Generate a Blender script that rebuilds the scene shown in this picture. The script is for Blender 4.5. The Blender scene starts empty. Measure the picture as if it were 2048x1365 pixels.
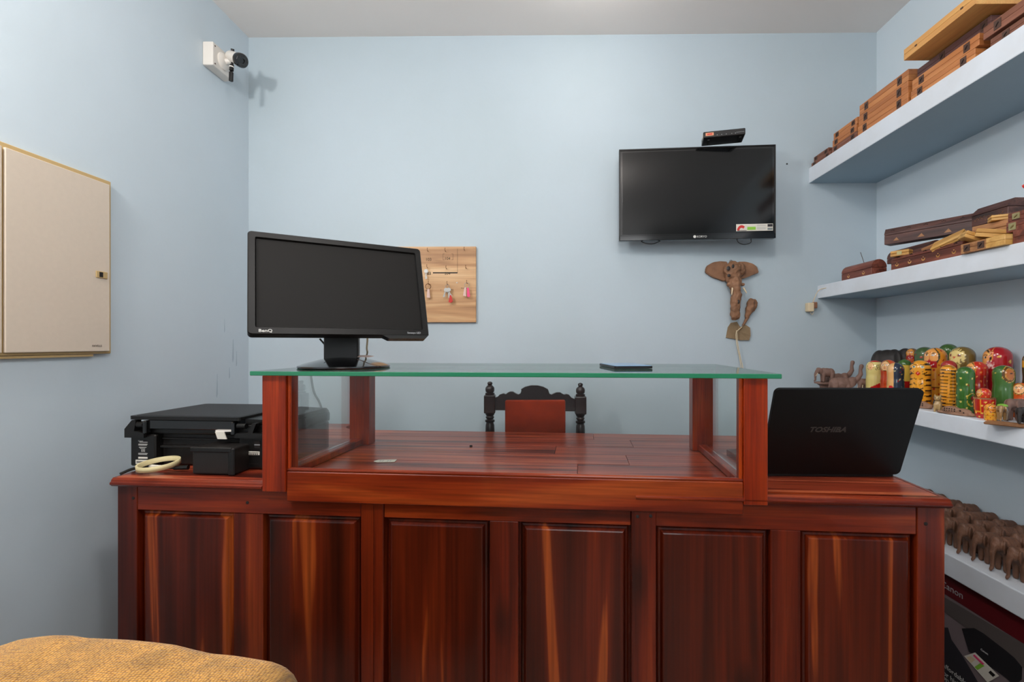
import bpy, bmesh, math, random
import numpy as np
from mathutils import Vector, Matrix
PI = math.pi
R = math.radians
C = bpy.context.scene.collection

# ------------------------------------------------------------------ camera, world, lights, exposure
FPX = 930.0; YAW = R(.7); PPX = 1095 - FPX*math.tan(YAW); PPY = 688.0; HC = 1.16
cd = bpy.data.cameras.new('camera'); cam = bpy.data.objects.new('camera', cd); C.objects.link(cam)
cam.location = (0, 0, HC); cam.rotation_euler = (PI/2, 0, YAW)
cd.sensor_fit = 'HORIZONTAL'; cd.sensor_width = 36; cd.lens = 36*FPX/2048
cd.shift_x = -(PPX-1024)/2048; cd.shift_y = (PPY-682.5)/2048
cd.clip_start = .02
bpy.context.scene.camera = cam
w = bpy.data.worlds.new('world'); bpy.context.scene.world = w; w.use_nodes = True
w.node_tree.nodes['Background'].inputs[0].default_value = (.75, .85, 1, 1)
w.node_tree.nodes['Background'].inputs[1].default_value = .35
def lamp(name, kind, loc, energy, color, size=.1, rot=(0, 0, 0), size_y=None):
    l = bpy.data.lights.new(name, kind); o = bpy.data.objects.new(name, l); C.objects.link(o)
    o.location = loc; o.rotation_euler = rot; l.energy = energy; l.color = color
    if kind == 'AREA':
        l.size = size
        if size_y: l.shape = 'RECTANGLE'; l.size_y = size_y
    else: l.shadow_soft_size = size
    return o
lamp('ceiling_lamp', 'POINT', (.20, 1.72, 2.53), 3.2, (1, .96, .93), .05)
lamp('left_wall_fill', 'POINT', (.12, .20, 2.46), 32, (1, .975, .96), .10)  # added fill light, brightens the left wall
lamp('rear_soft_fill', 'AREA', (.15, -1.9, 1.95), 22, (.96, .98, 1), 1.2, (R(99), 0, R(10)), 1.2)  # added soft fill behind the camera, no opening there
lamp('rear_room_lamp', 'POINT', (-1.25, .45, 2.20), 40, (1, .965, .93), .07)
vs = bpy.context.scene.view_settings
bpy.context.scene.display_settings.display_device = 'sRGB'
vs.view_transform = 'Standard'; vs.look = 'None'; vs.exposure = 0.0; vs.gamma = 1; vs.use_curve_mapping = False
bpy.context.scene.cycles.max_bounces = 8
bpy.context.scene.cycles.transparent_max_bounces = 12

# photograph pixel -> point on a plane of the room
def ray(px, py):
    a = (px-PPX)/FPX; b = -(py-PPY)/FPX
    return (a*math.cos(YAW)-math.sin(YAW), a*math.sin(YAW)+math.cos(YAW), b)
def at(px, py, X=None, Y=None, Z=None):
    r = ray(px, py)
    t = X/r[0] if X is not None else Y/r[1] if Y is not None else (Z-HC)/r[2]
    return Vector((r[0]*t, r[1]*t, HC+r[2]*t))

# ------------------------------------------------------------------ materials
def lin(c):
    return tuple(((v/255)/12.92 if v/255 <= .04045 else ((v/255+.055)/1.055)**2.4) for v in c)
def newmat(name):
    m = bpy.data.materials.new(name); m.use_nodes = True
    return m, m.node_tree, m.node_tree.nodes['Principled BSDF']
def N(nt, t, **k):
    n = nt.nodes.new(t)
    for a, b in k.items(): setattr(n, a, b)
    return n
def plain(name, rgb, rough=.5, metal=0, coat=0, spec=.5, bump=0, bscale=80, vary=0, emit=0):
    m, nt, p = newmat(name); L = nt.links.new
    c = lin(rgb)+(1,)
    p.inputs['Base Color'].default_value = c; p.inputs['Roughness'].default_value = rough
    p.inputs['Metallic'].default_value = metal; p.inputs['Coat Weight'].default_value = coat
    p.inputs['Coat Roughness'].default_value = .08; p.inputs['Specular IOR Level'].default_value = spec
    tc = N(nt, 'ShaderNodeTexCoord'); no = N(nt, 'ShaderNodeTexNoise'); no.inputs['Scale'].default_value = bscale
    no.inputs['Detail'].default_value = 4
    L(tc.outputs['Object'], no.inputs['Vector'])
    if vary:
        n2 = N(nt, 'ShaderNodeTexNoise'); n2.inputs['Scale'].default_value = bscale*.15; n2.inputs['Detail'].default_value = 5
        L(tc.outputs['Object'], n2.inputs['Vector'])
        mx = N(nt, 'ShaderNodeMix', data_type='RGBA'); mx.inputs[6].default_value = tuple(v*(1-vary) for v in c[:3])+(1,)
        mx.inputs[7].default_value = tuple(min(1, v*(1+vary)) for v in c[:3])+(1,)
        L(n2.outputs['Fac'], mx.inputs[0]); L(mx.outputs[2], p.inputs['Base Color'])
    if bump:
        b = N(nt, 'ShaderNodeBump'); b.inputs['Strength'].default_value = bump; b.inputs['Distance'].default_value = .002
        L(no.outputs['Fac'], b.inputs['Height']); L(b.outputs['Normal'], p.inputs['Normal'])
    if emit:
        p.inputs['Emission Color'].default_value = c; p.inputs['Emission Strength'].default_value = emit
    return m
def wood(name, cols, axis='X', across=9, along=.9, rough=.32, coat=.4, fine=.35, dist=1.2, rnd=True, stops=None, knots=0):
    """grain drawn out along the given local axis; cols = dark, mid, light, sapwood"""
    m, nt, p = newmat(name); L = nt.links.new
    tc = N(nt, 'ShaderNodeTexCoord'); mp = N(nt, 'ShaderNodeMapping')
    s = [across, across, across]; s['XYZ'.index(axis)] = along
    mp.inputs['Scale'].default_value = s
    if rnd:
        oi = N(nt, 'ShaderNodeObjectInfo'); mu = N(nt, 'ShaderNodeVectorMath', operation='SCALE')
        cx = N(nt, 'ShaderNodeCombineXYZ')
        L(oi.outputs['Random'], cx.inputs[0]); L(oi.outputs['Random'], cx.inputs[1]); L(oi.outputs['Random'], cx.inputs[2])
        mu.inputs['Scale'].default_value = 37
        L(cx.outputs[0], mu.inputs[0]); L(mu.outputs[0], mp.inputs['Location'])
    L(tc.outputs['Object'], mp.inputs['Vector'])
    n1 = N(nt, 'ShaderNodeTexNoise'); n1.inputs['Scale'].default_value = 1; n1.inputs['Detail'].default_value = 3
    n1.inputs['Roughness'].default_value = .45; n1.inputs['Distortion'].default_value = dist
    L(mp.outputs[0], n1.inputs['Vector'])
    cr = N(nt, 'ShaderNodeValToRGB'); L(n1.outputs['Fac'], cr.inputs[0])
    st = stops or (.25, .45, .58, .68)
    e = cr.color_ramp.elements
    e[0].position = st[0]; e[0].color = lin(cols[0])+(1,)
    e[1].position = st[-1]; e[1].color = lin(cols[-1])+(1,)
    for q, c_ in zip(st[1:-1], cols[1:-1]):
        n = e.new(q); n.color = lin(c_)+(1,)
    m2 = N(nt, 'ShaderNodeMapping'); s2 = [across*14]*3; s2['XYZ'.index(axis)] = along*5; m2.inputs['Scale'].default_value = s2
    L(tc.outputs['Object'], m2.inputs['Vector'])
    n2 = N(nt, 'ShaderNodeTexNoise'); n2.inputs['Scale'].default_value = 1; n2.inputs['Detail'].default_value = 4
    L(m2.outputs[0], n2.inputs['Vector'])
    r2 = N(nt, 'ShaderNodeMapRange'); r2.inputs[1].default_value = .3; r2.inputs[2].default_value = .7
    r2.inputs[3].default_value = 1-fine; r2.inputs[4].default_value = 1+fine*.4
    L(n2.outputs['Fac'], r2.inputs[0])
    mx = N(nt, 'ShaderNodeVectorMath', operation='SCALE'); L(cr.outputs['Color'], mx.inputs[0]); L(r2.outputs[0], mx.inputs['Scale'])
    out = mx.outputs[0]
    if knots:
        m3 = N(nt, 'ShaderNodeMapping'); s3 = [across*.9]*3; s3['XYZ'.index(axis)] = across*.35; m3.inputs['Scale'].default_value = s3
        if rnd: L(mu.outputs[0], m3.inputs['Location'])
        L(tc.outputs['Object'], m3.inputs['Vector'])
        vo = N(nt, 'ShaderNodeTexVoronoi'); vo.inputs['Scale'].default_value = .8; L(m3.outputs[0], vo.inputs['Vector'])
        r3 = N(nt, 'ShaderNodeMapRange'); r3.inputs[1].default_value = .05; r3.inputs[2].default_value = .22
        r3.inputs[3].default_value = 1-knots; r3.inputs[4].default_value = 1
        L(vo.outputs['Distance'], r3.inputs[0])
        m4 = N(nt, 'ShaderNodeVectorMath', operation='SCALE'); L(out, m4.inputs[0]); L(r3.outputs[0], m4.inputs['Scale']); out = m4.outputs[0]
    L(out, p.inputs['Base Color'])
    p.inputs['Roughness'].default_value = rough; p.inputs['Coat Weight'].default_value = coat; p.inputs['Coat Roughness'].default_value = .1
    b = N(nt, 'ShaderNodeBump'); b.inputs['Strength'].default_value = .12; b.inputs['Distance'].default_value = .001
    L(n2.outputs['Fac'], b.inputs['Height']); L(b.outputs['Normal'], p.inputs['Normal'])
    return m
def wallpaint(name, rgb, stain, rough=.32, sc=1.4, lump=.5, amt=.5):
    m, nt, p = newmat(name); L = nt.links.new
    tc = N(nt, 'ShaderNodeTexCoord')
    n1 = N(nt, 'ShaderNodeTexNoise'); n1.inputs['Scale'].default_value = sc; n1.inputs['Detail'].default_value = 6; n1.inputs['Roughness'].default_value = .6
    L(tc.outputs['Object'], n1.inputs['Vector'])
    cr = N(nt, 'ShaderNodeValToRGB'); e = cr.color_ramp.elements
    e[0].position = .42; e[0].color = lin(rgb)+(1,); e[1].position = .78
    a, b_ = lin(rgb), lin(stain)
    e[1].color = tuple(x*(1-amt)+y*amt for x, y in zip(a, b_))+(1,)
    L(n1.outputs['Fac'], cr.inputs[0]); L(cr.outputs['Color'], p.inputs['Base Color'])
    n2 = N(nt, 'ShaderNodeTexNoise'); n2.inputs['Scale'].default_value = 38; n2.inputs['Detail'].default_value = 5
    n3 = N(nt, 'ShaderNodeTexNoise'); n3.inputs['Scale'].default_value = 3.2; n3.inputs['Detail'].default_value = 3
    L(tc.outputs['Object'], n2.inputs['Vector']); L(tc.outputs['Object'], n3.inputs['Vector'])
    b1 = N(nt, 'ShaderNodeBump'); b1.inputs['Strength'].default_value = .22; b1.inputs['Distance'].default_value = .002
    b2 = N(nt, 'ShaderNodeBump'); b2.inputs['Strength'].default_value = lump; b2.inputs['Distance'].default_value = .01
    L(n2.outputs['Fac'], b1.inputs['Height']); L(n3.outputs['Fac'], b2.inputs['Height'])
    L(b2.outputs['Normal'], b1.inputs['Normal']); L(b1.outputs['Normal'], p.inputs['Normal'])
    p.inputs['Roughness'].default_value = rough; p.inputs['Specular IOR Level'].default_value = .45
    return m
def glassmat(name, tint, refl=1.0, rough=.01):
    m, nt, p = newmat(name); L = nt.links.new; nt.nodes.remove(p)
    out = nt.nodes['Material Output']
    tr = N(nt, 'ShaderNodeBsdfTransparent'); tr.inputs[0].default_value = tint+(1,)
    gl = N(nt, 'ShaderNodeBsdfGlossy'); gl.inputs['Roughness'].default_value = rough; gl.inputs[0].default_value = (1, 1, 1, 1)
    fr = N(nt, 'ShaderNodeFresnel'); fr.inputs[0].default_value = 1.45
    mu = N(nt, 'ShaderNodeMath', operation='MULTIPLY'); mu.inputs[1].default_value = refl
    L(fr.outputs[0], mu.inputs[0])
    mx = N(nt, 'ShaderNodeMixShader'); L(mu.outputs[0], mx.inputs[0]); L(tr.outputs[0], mx.inputs[1]); L(gl.outputs[0], mx.inputs[2])
    L(mx.outputs[0], out.inputs[0]); return m
def knit(name, rgb, dark):
    m, nt, p = newmat(name); L = nt.links.new
    uv = N(nt, 'ShaderNodeUVMap'); mp = N(nt, 'ShaderNodeMapping'); mp.inputs['Scale'].default_value = (1, 1, 1)
    L(uv.outputs[0], mp.inputs[0])
    vo = N(nt, 'ShaderNodeTexVoronoi'); vo.inputs['Scale'].default_value = 1; vo.inputs['Randomness'].default_value = .35
    L(mp.outputs[0], vo.inputs['Vector'])
    no = N(nt, 'ShaderNodeTexNoise'); no.inputs['Scale'].default_value = .12; no.inputs['Detail'].default_value = 5; L(mp.outputs[0], no.inputs['Vector'])
    cr = N(nt, 'ShaderNodeValToRGB'); e = cr.color_ramp.elements
    e[0].position = .25; e[0].color = lin(rgb)+(1,); e[1].position = .72; e[1].color = lin(dark)+(1,)
    L(vo.outputs['Distance'], cr.inputs[0])
    r = N(nt, 'ShaderNodeMapRange'); r.inputs[1].default_value = .35; r.inputs[2].default_value = .7; r.inputs[3].default_value = .72; r.inputs[4].default_value = 1.15
    L(no.outputs['Fac'], r.inputs[0])
    sc = N(nt, 'ShaderNodeVectorMath', operation='SCALE'); L(cr.outputs[0], sc.inputs[0]); L(r.outputs[0], sc.inputs['Scale'])
    L(sc.outputs[0], p.inputs['Base Color']); p.inputs['Roughness'].default_value = .9; p.inputs['Sheen Weight'].default_value = .25
    b = N(nt, 'ShaderNodeBump'); b.invert = True; b.inputs['Strength'].default_value = .9; b.inputs['Distance'].default_value = .004
    L(vo.outputs['Distance'], b.inputs['Height']); L(b.outputs['Normal'], p.inputs['Normal'])
    return m
def colattr(name, rough=.18, coat=.6):
    m, nt, p = newmat(name)
    a = N(nt, 'ShaderNodeAttribute'); a.attribute_name = 'Col'
    nt.links.new(a.outputs['Color'], p.inputs['Base Color'])
    p.inputs['Roughness'].default_value = rough; p.inputs['Coat Weight'].default_value = coat; p.inputs['Coat Roughness'].default_value = .05
    return m

M = {}
M['wall'] = wallpaint('pale_blue_wall_paint', (181, 194, 202), (170, 184, 188), rough=.55, amt=.45)  # back wall colour toned down to offset the stronger lamp light on it
M['wall_right'] = wallpaint('right_wall_paint_brightened', (210, 222, 230), (200, 213, 219), rough=.5, amt=.3)  # side walls coloured paler to stand in for light the lamps lack there
M['wall_left'] = wallpaint('left_wall_paint_brightened', (200, 212, 220), (188, 200, 206), rough=.5, amt=.4)  # same paint lightened, brightness put into the colour
M['ceiling'] = wallpaint('ceiling_paint', (238, 232, 227), (228, 223, 218), rough=.7, lump=.2, amt=.3)
M['floor'] = wallpaint('floor_tile', (150, 140, 128), (120, 112, 100), rough=.4)
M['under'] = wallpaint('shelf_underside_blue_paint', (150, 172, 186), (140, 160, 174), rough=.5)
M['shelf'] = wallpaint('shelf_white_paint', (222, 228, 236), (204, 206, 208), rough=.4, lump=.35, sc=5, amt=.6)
RW = [(34, 8, 4), (78, 22, 8), (104, 34, 13), (188, 88, 32)]
M['panel'] = wood('rosewood_panel', [(41, 8, 2), (76, 20, 5), (94, 28, 7), (148, 66, 23)], 'Z', 8.5, .38, rough=.3, coat=.25, stops=(.28, .50, .60, .64), knots=.8, dist=1.6)
M['frame_v'] = wood('rosewood_upright', [(48, 9, 3), (89, 24, 7), (108, 34, 10), (148, 62, 21)], 'Z', 10, .7, rough=.3, coat=.25, stops=(.25, .48, .62, .8), knots=.5)
M['frame_h'] = wood('rosewood_rail', [(56, 12, 4), (107, 31, 9), (129, 45, 14), (156, 69, 25)], 'X', 13, 1.1, rough=.28, coat=.3, stops=(.25, .46, .6, .78), knots=.5)
M['top'] = wood('rosewood_worktop', [(76, 24, 14), (150, 56, 34), (176, 78, 48), (200, 106, 66)], 'X', 26, 1.0, rough=.34, coat=.25, stops=(.30, .46, .56, .70), fine=.45)
M['post'] = wood('rosewood_post', [(80, 18, 4), (132, 37, 6), (151, 50, 9), (172, 70, 16)], 'Z', 14, 1.2, rough=.28, coat=.3, stops=(.25, .45, .6, .78), knots=.5)
M['box_orange'] = wood('orange_teak', [(160, 96, 50), (184, 114, 62), (192, 122, 68), (202, 134, 78)], 'Y', 26, 2.0, rough=.5, coat=.1, fine=.10, dist=.6)
M['box_brown'] = wood('brown_teak', [(100, 58, 42), (126, 78, 58), (138, 86, 66), (150, 98, 76)], 'Y', 26, 2.0, rough=.55, coat=.05, fine=.14, dist=.6)
M['box_purple'] = wood('dark_purple_wood', [(74, 48, 46), (96, 64, 60), (106, 72, 68), (118, 84, 78)], 'Y', 26, 2.0, rough=.6, coat=0, fine=.25)
M['box_light'] = wood('light_orange_teak', [(196, 138, 74), (210, 152, 84), (216, 160, 90), (222, 168, 98)], 'Y', 18, 2, rough=.5, coat=.1, fine=.15)
M['inc_red'] = wood('reddish_sheesham', [(70, 32, 24), (112, 58, 44), (128, 68, 52), (140, 80, 62)], 'X', 40, 4, rough=.5, coat=.1)
M['inc_dark'] = wood('dark_sheesham', [(46, 26, 22), (82, 50, 44), (98, 62, 54), (112, 76, 66)], 'X', 40, 4, rough=.55, coat=.1)
M['inc_yellow'] = wood('yellow_wood', [(176, 126, 60), (204, 154, 82), (214, 166, 94), (222, 176, 108)], 'X', 30, 4, rough=.5, coat=.1, fine=.15)
M['inc_tan'] = wood('tan_wood', [(128, 84, 48), (164, 112, 70), (180, 128, 84), (190, 140, 96)], 'X', 30, 4, rough=.55, coat=.05)
M['keyboard_wood'] = wood('striped_key_board_wood', [(150, 104, 66), (190, 144, 98), (208, 166, 120), (226, 190, 146)], 'X', 16, 1.2, rough=.5, coat=.1, fine=.15, rnd=False)
M['elephant'] = plain('carved_brown_wood', (108, 73, 54), .5, bump=.6, bscale=25, vary=.5)
M['elephant_grey'] = plain('carved_mauve_wood', (124, 94, 82), .5, bump=.4, bscale=260, vary=.3)
M['elephant_black'] = plain('black_carved_wood', (44, 38, 36), .45, bump=.5, bscale=160, vary=.3)
M['lattice'] = plain('pierced_wood', (142, 106, 84), .6, bump=.4, bscale=300, vary=.3)
M['streak'] = plain('bluish_wall_streak', (172, 186, 196), .6, vary=.2, bscale=60)
M['dark'] = plain('dark_recess', (22, 14, 10), .8)
M['driftwood'] = plain('rough_carved_wood', (138, 98, 70), .65, bump=.9, bscale=110, vary=.75)
M['clasp'] = plain('blackened_clasp', (84, 60, 50), .6, metal=.2)
M['brass'] = plain('brass', (190, 176, 128), .35, metal=.85)
M['blk'] = plain('black_plastic', (17, 15, 14), .38, spec=.4, bump=.15, bscale=600)
M['blk_gloss'] = plain('glossy_black_plastic', (12, 12, 13), .12, coat=.5)
M['blk_matte'] = plain('matte_black_plastic', (25, 21, 19), .5, spec=.4, bump=.15, bscale=700)
M['bezel'] = plain('monitor_bezel', (13, 12, 11), .42, spec=.22)
M['screen'] = plain('matte_screen', (19, 17, 15), .6, spec=.2, vary=.08, bscale=20)
M['tvscreen'] = plain('tv_screen_glass', (8, 9, 10), .11, spec=.45)
M['laptop'] = plain('laptop_lid_plastic', (9, 8, 7), .45, spec=.25, bump=.1, bscale=900)
M['grey'] = plain('grey_plastic', (150, 152, 154), .4)
M['logo_dark'] = plain('dark_silver_lettering', (70, 66, 62), .35, metal=.4)
M['white'] = plain('white_plastic', (222, 216, 208), .4)
M['print'] = plain('white_print', (205, 203, 198), .6)
M['label'] = plain('paper_label', (214, 208, 196), .7)
M['ink'] = plain('black_ink', (40, 34, 28), .8)
M['cream_metal'] = plain('cream_powder_coat', (212, 196, 178), .42, bump=.1, bscale=500, vary=.04)
M['gold'] = plain('yellowed_plastic', (190, 160, 108), .45)
M['tape'] = plain('masking_tape', (206, 192, 146), .6, bump=.2, bscale=500)
M['cable_b'] = plain('black_cable', (20, 20, 20), .45)
M['cable_w'] = plain('cream_cable', (216, 196, 162), .5)
M['cable_g'] = plain('grey_cable', (120, 128, 128), .5)
M['metal'] = plain('nickel', (168, 166, 162), .45, metal=.6)
M['rust'] = plain('rusty_hook', (112, 74, 48), .45, metal=.7)
M['pink'] = plain('pink_plastic', (228, 66, 118), .4)
M['red'] = plain('red_plastic', (196, 40, 34), .35)
M['palepink'] = plain('pale_pink_tag', (216, 184, 172), .5)
M['plaster'] = plain('broken_plaster', (134, 112, 84), .9, bump=1, bscale=140, vary=.4)
M['chairwood'] = plain('dark_mahogany', (32, 16, 14), .3, coat=.3, vary=.2, spec=.35)
M['velvet'] = plain('rust_velvet', (140, 44, 12), .9, bump=.5, bscale=120, vary=.4, spec=.15)
M['velvet'].node_tree.nodes['Principled BSDF'].inputs['Sheen Weight'].default_value = .1
M['knit'] = knit('mustard_chenille', (226, 166, 70), (140, 84, 24))
M['glass'] = glassmat('clear_glass', (.975, .99, .983), .45)
M['glasstop'] = glassmat('plate_glass', (.95, .98, .965), .9)
M['glassedge'] = plain('green_glass_edge', (32, 116, 80), .12, coat=.4, vary=.25, bscale=12)
M['phone'] = plain('blue_phone_shell', (108, 150, 190), .25, coat=.4)
M['carton_red'] = plain('dark_red_print', (86, 12, 20), .45)
M['carton'] = plain('carton_print_darkened', (118, 104, 106), .5)  # carton prints darkened, the blocked light is put into their colour
M['carton_brown'] = plain('carton_print_taupe', (84, 76, 74), .5)
M['carton_dark'] = plain('carton_print_navy', (36, 33, 40), .5)
M['carton_blk'] = plain('carton_print_black', (26, 24, 28), .5)
M['doll'] = colattr('lacquered_doll_paint')
M['green'] = plain('green_paint', (134, 190, 60), .35)
M['lime'] = M['green']

for k_ in ('panel', 'frame_v', 'frame_h', 'post'):
    p_ = M[k_].node_tree.nodes['Principled BSDF']; p_.inputs['Specular IOR Level'].default_value = .22
    p_.inputs['Coat Weight'].default_value = .3; p_.inputs['Coat Roughness'].default_value = .05

# ------------------------------------------------------------------ mesh helpers
def obj(name, bm, mat, parent=None, loc=None, smooth=False, angle=None):
    me = bpy.data.meshes.new(name)
    if isinstance(bm, bpy.types.Mesh): me = bm; me.name = name
    else:
        bmesh.ops.recalc_face_normals(bm, faces=bm.faces)
        bm.to_mesh(me); bm.free()
    for mm in (mat if isinstance(mat, (list, tuple)) else [mat]):
        if mm is not None: me.materials.append(mm)
    if smooth:
        for p in me.polygons: p.use_smooth = True
        if angle:
            try: me.set_sharp_from_angle(angle=R(angle))
            except Exception: pass
    o = bpy.data.objects.new(name, me); C.objects.link(o)
    if parent is not None: o.parent = parent
    if loc is not None: o.location = loc
    return o
def tag(o, label=None, cat=None, group=None, kind=None):
    if label: o['label'] = label
    if cat: o['category'] = cat
    if group: o['group'] = group
    if kind: o['kind'] = kind
    return o
def thing(name, label, cat, loc=(0, 0, 0), rz=0, group=None, rot=None):
    o = bpy.data.objects.new(name, None); C.objects.link(o); o.location = loc
    o.rotation_euler = rot if rot else (0, 0, rz); o.empty_display_size = .05
    return tag(o, label, cat, group)
def B(): return bmesh.new()
def box(bm, x0, x1, y0, y1, z0, z1, bev=0, seg=1, mat=None):
    r = bmesh.ops.create_cube(bm, size=1)
    v = r['verts']
    for q in v:
        q.co = Vector((x0+(q.co.x+.5)*(x1-x0), y0+(q.co.y+.5)*(y1-y0), z0+(q.co.z+.5)*(z1-z0)))
        if mat is not None: q.co = mat @ q.co
    if bev:
        es = list({e for q in v for e in q.link_edges})
        bmesh.ops.bevel(bm, geom=es, offset=bev, segments=seg, affect='EDGES', profile=.5)
    return bm
def bx(*a, **k): return box(B(), *a, **k)
def prism(bm, pts, y0, y1, axis='Y', mat=None):
    """polygon pts (u,v) extruded along axis: Y -> (u,y,v); X -> (x,u,v); Z -> (u,v,z)"""
    def P(u, v, t):
        c = Vector({'Y': (u, t, v), 'X': (t, u, v), 'Z': (u, v, t)}[axis])
        return mat @ c if mat is not None else c
    a = [bm.verts.new(P(u, v, y0)) for u, v in pts]; b = [bm.verts.new(P(u, v, y1)) for u, v in pts]
    bm.faces.new(a); bm.faces.new(b[::-1])
    n = len(pts)
    for i in range(n): bm.faces.new((a[i], b[i], b[(i+1) % n], a[(i+1) % n]))
    return bm
def rrect(x0, x1, y0, y1, r, n=5):
    p = []
    for cx, cy, a0 in ((x1-r, y1-r, 0), (x0+r, y1-r, 90), (x0+r, y0+r, 180), (x1-r, y0+r, 270)):
        for i in range(n+1):
            a = R(a0+90*i/n); p.append((cx+r*math.cos(a), cy+r*math.sin(a)))
    return p
def tube(bm, pts, r, n=8, mat=None, cap=True):
    pts = [Vector(p) for p in pts]; rs = r if isinstance(r, (list, tuple)) else [r]*len(pts)
    rings = []
    for i, p in enumerate(pts):
        d = (pts[min(i+1, len(pts)-1)]-pts[max(i-1, 0)]).normalized()
        u = d.cross(Vector((0, 0, 1)))
        if u.length < .05: u = d.cross(Vector((0, 1, 0)))
        u.normalize(); v = d.cross(u)
        ring = []
        for k in range(n):
            a = 2*PI*k/n; c = p+(u*math.cos(a)+v*math.sin(a))*rs[i]
            ring.append(bm.verts.new(mat @ c if mat is not None else c))
        rings.append(ring)
    for a, b in zip(rings, rings[1:]):
        for k in range(n): bm.faces.new((a[k], a[(k+1) % n], b[(k+1) % n], b[k]))
    if cap: bm.faces.new(rings[0][::-1]); bm.faces.new(rings[-1])
    return bm
def curve(pts, n=8):
    """catmull-rom through pts"""
    P = [Vector(p) for p in pts]; P = [P[0]*2-P[1]]+P+[P[-1]*2-P[-2]]; out = []
    for i in range(1, len(P)-2):
        for k in range(n):
            t = k/n; a, b, c, d = P[i-1:i+3]
            out.append(.5*((2*b)+(c-a)*t+(2*a-5*b+4*c-d)*t*t+(3*b-a-3*c+d)*t**3))
    out.append(P[-2]); return out
def lathe(bm, prof, n=24, cx=0, cy=0, cap=True):
    rings = []
    for r, z in prof:
        rings.append([bm.verts.new((cx+r*math.cos(2*PI*k/n), cy+r*math.sin(2*PI*k/n), z)) for k in range(n)])
    for a, b in zip(rings, rings[1:]):
        for k in range(n): bm.faces.new((a[k], a[(k+1) % n], b[(k+1) % n], b[k]))
    if cap: bm.faces.new(rings[0][::-1]); bm.faces.new(rings[-1])
    return bm
def ell(bm, c, r, rot=None, sub=3):
    mt = Matrix.Translation(c) @ (rot.to_4x4() if rot else Matrix.Identity(4)) @ Matrix.Diagonal((*r, 1))
    bmesh.ops.create_icosphere(bm, subdivisions=sub, radius=1, matrix=mt); return bm
def chain(bm, pts, rs, n=7, sub=2):
    for (a, b, ra, rb) in zip(pts, pts[1:], rs, rs[1:]):
        a, b = Vector(a), Vector(b)
        for i in range(n+1):
            t = i/n; ell(bm, a.lerp(b, t), [ra*(1-t)+rb*t]*3, sub=sub)
    return bm
def fuse(bm, voxel, smooth=3, name='fused'):
    """many overlapping closed shapes -> one continuous skin"""
    me = bpy.data.meshes.new(name); bm.to_mesh(me); bm.free()
    o = bpy.data.objects.new(name, me); C.objects.link(o)
    r = o.modifiers.new('r', 'REMESH'); r.mode = 'VOXEL'; r.voxel_size = voxel
    s = o.modifiers.new('s', 'SMOOTH'); s.iterations = smooth; s.factor = .5
    dg = bpy.context.evaluated_depsgraph_get()
    out = bpy.data.meshes.new_from_object(o.evaluated_get(dg))
    bpy.data.objects.remove(o); bpy.data.meshes.remove(me)
    return out
def text(s, size, mat, name='lettering', parent=None, loc=(0, 0, 0), rot=(PI/2, 0, 0), ext=.0004, ax='LEFT', shear=0, sx=1, bold=0):
    cu = bpy.data.curves.new('t', 'FONT'); cu.body = s; cu.size = size; cu.extrude = ext; cu.align_x = ax; cu.shear = shear
    cu.offset = bold; cu.resolution_u = 3
    o = bpy.data.objects.new('t', cu); C.objects.link(o)
    dg = bpy.context.evaluated_depsgraph_get()
    me = bpy.data.meshes.new_from_object(o.evaluated_get(dg)); bpy.data.objects.remove(o); bpy.data.curves.remove(cu)
    me.materials.clear()
    t = obj(name, me, mat, parent); t.location = loc; t.rotation_euler = rot; t.scale = (sx, 1, 1)
    return t
def dup(root, loc, rz=None, label=None, group=None, scale=None, rot=None):
    r = root.copy(); C.objects.link(r); r.location = loc
    if rz is not None: r.rotation_euler = (0, 0, rz)
    if rot is not None: r.rotation_euler = rot
    if scale: r.scale = (scale,)*3
    if label: r['label'] = label
    if group: r['group'] = group
    for ch in list(root.children):
        c = ch.copy(); C.objects.link(c); c.parent = r
        for g in ch.children:
            d = g.copy(); C.objects.link(d); d.parent = c
    return r

# ------------------------------------------------------------------ room shell
YB = 2.26; XL = -1.464; XR = 1.585; ZC = 2.661; YF = -2.6
def struct(name, bm, m, parent=None):
    o = obj(name, bm, m, parent)
    if parent is None: o['kind'] = 'structure'
    return o
wb = struct('wall_back', bx(XL-.1, XR+.1, YB, YB+.1, 0, ZC), M['wall'])
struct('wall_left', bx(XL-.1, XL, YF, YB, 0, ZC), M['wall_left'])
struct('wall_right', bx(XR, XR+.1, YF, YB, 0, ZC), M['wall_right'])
struct('wall_front', bx(XL-.1, XR+.1, YF-.1, YF, 0, ZC), M['wall'])
struct('floor', bx(XL-.1, XR+.1, YF-.1, YB+.1, -.1, 0), M['floor'])
struct('ceiling', bx(XL-.1, XR+.1, YF-.1, YB+.1, ZC, ZC+.1), M['ceiling'])

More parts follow.
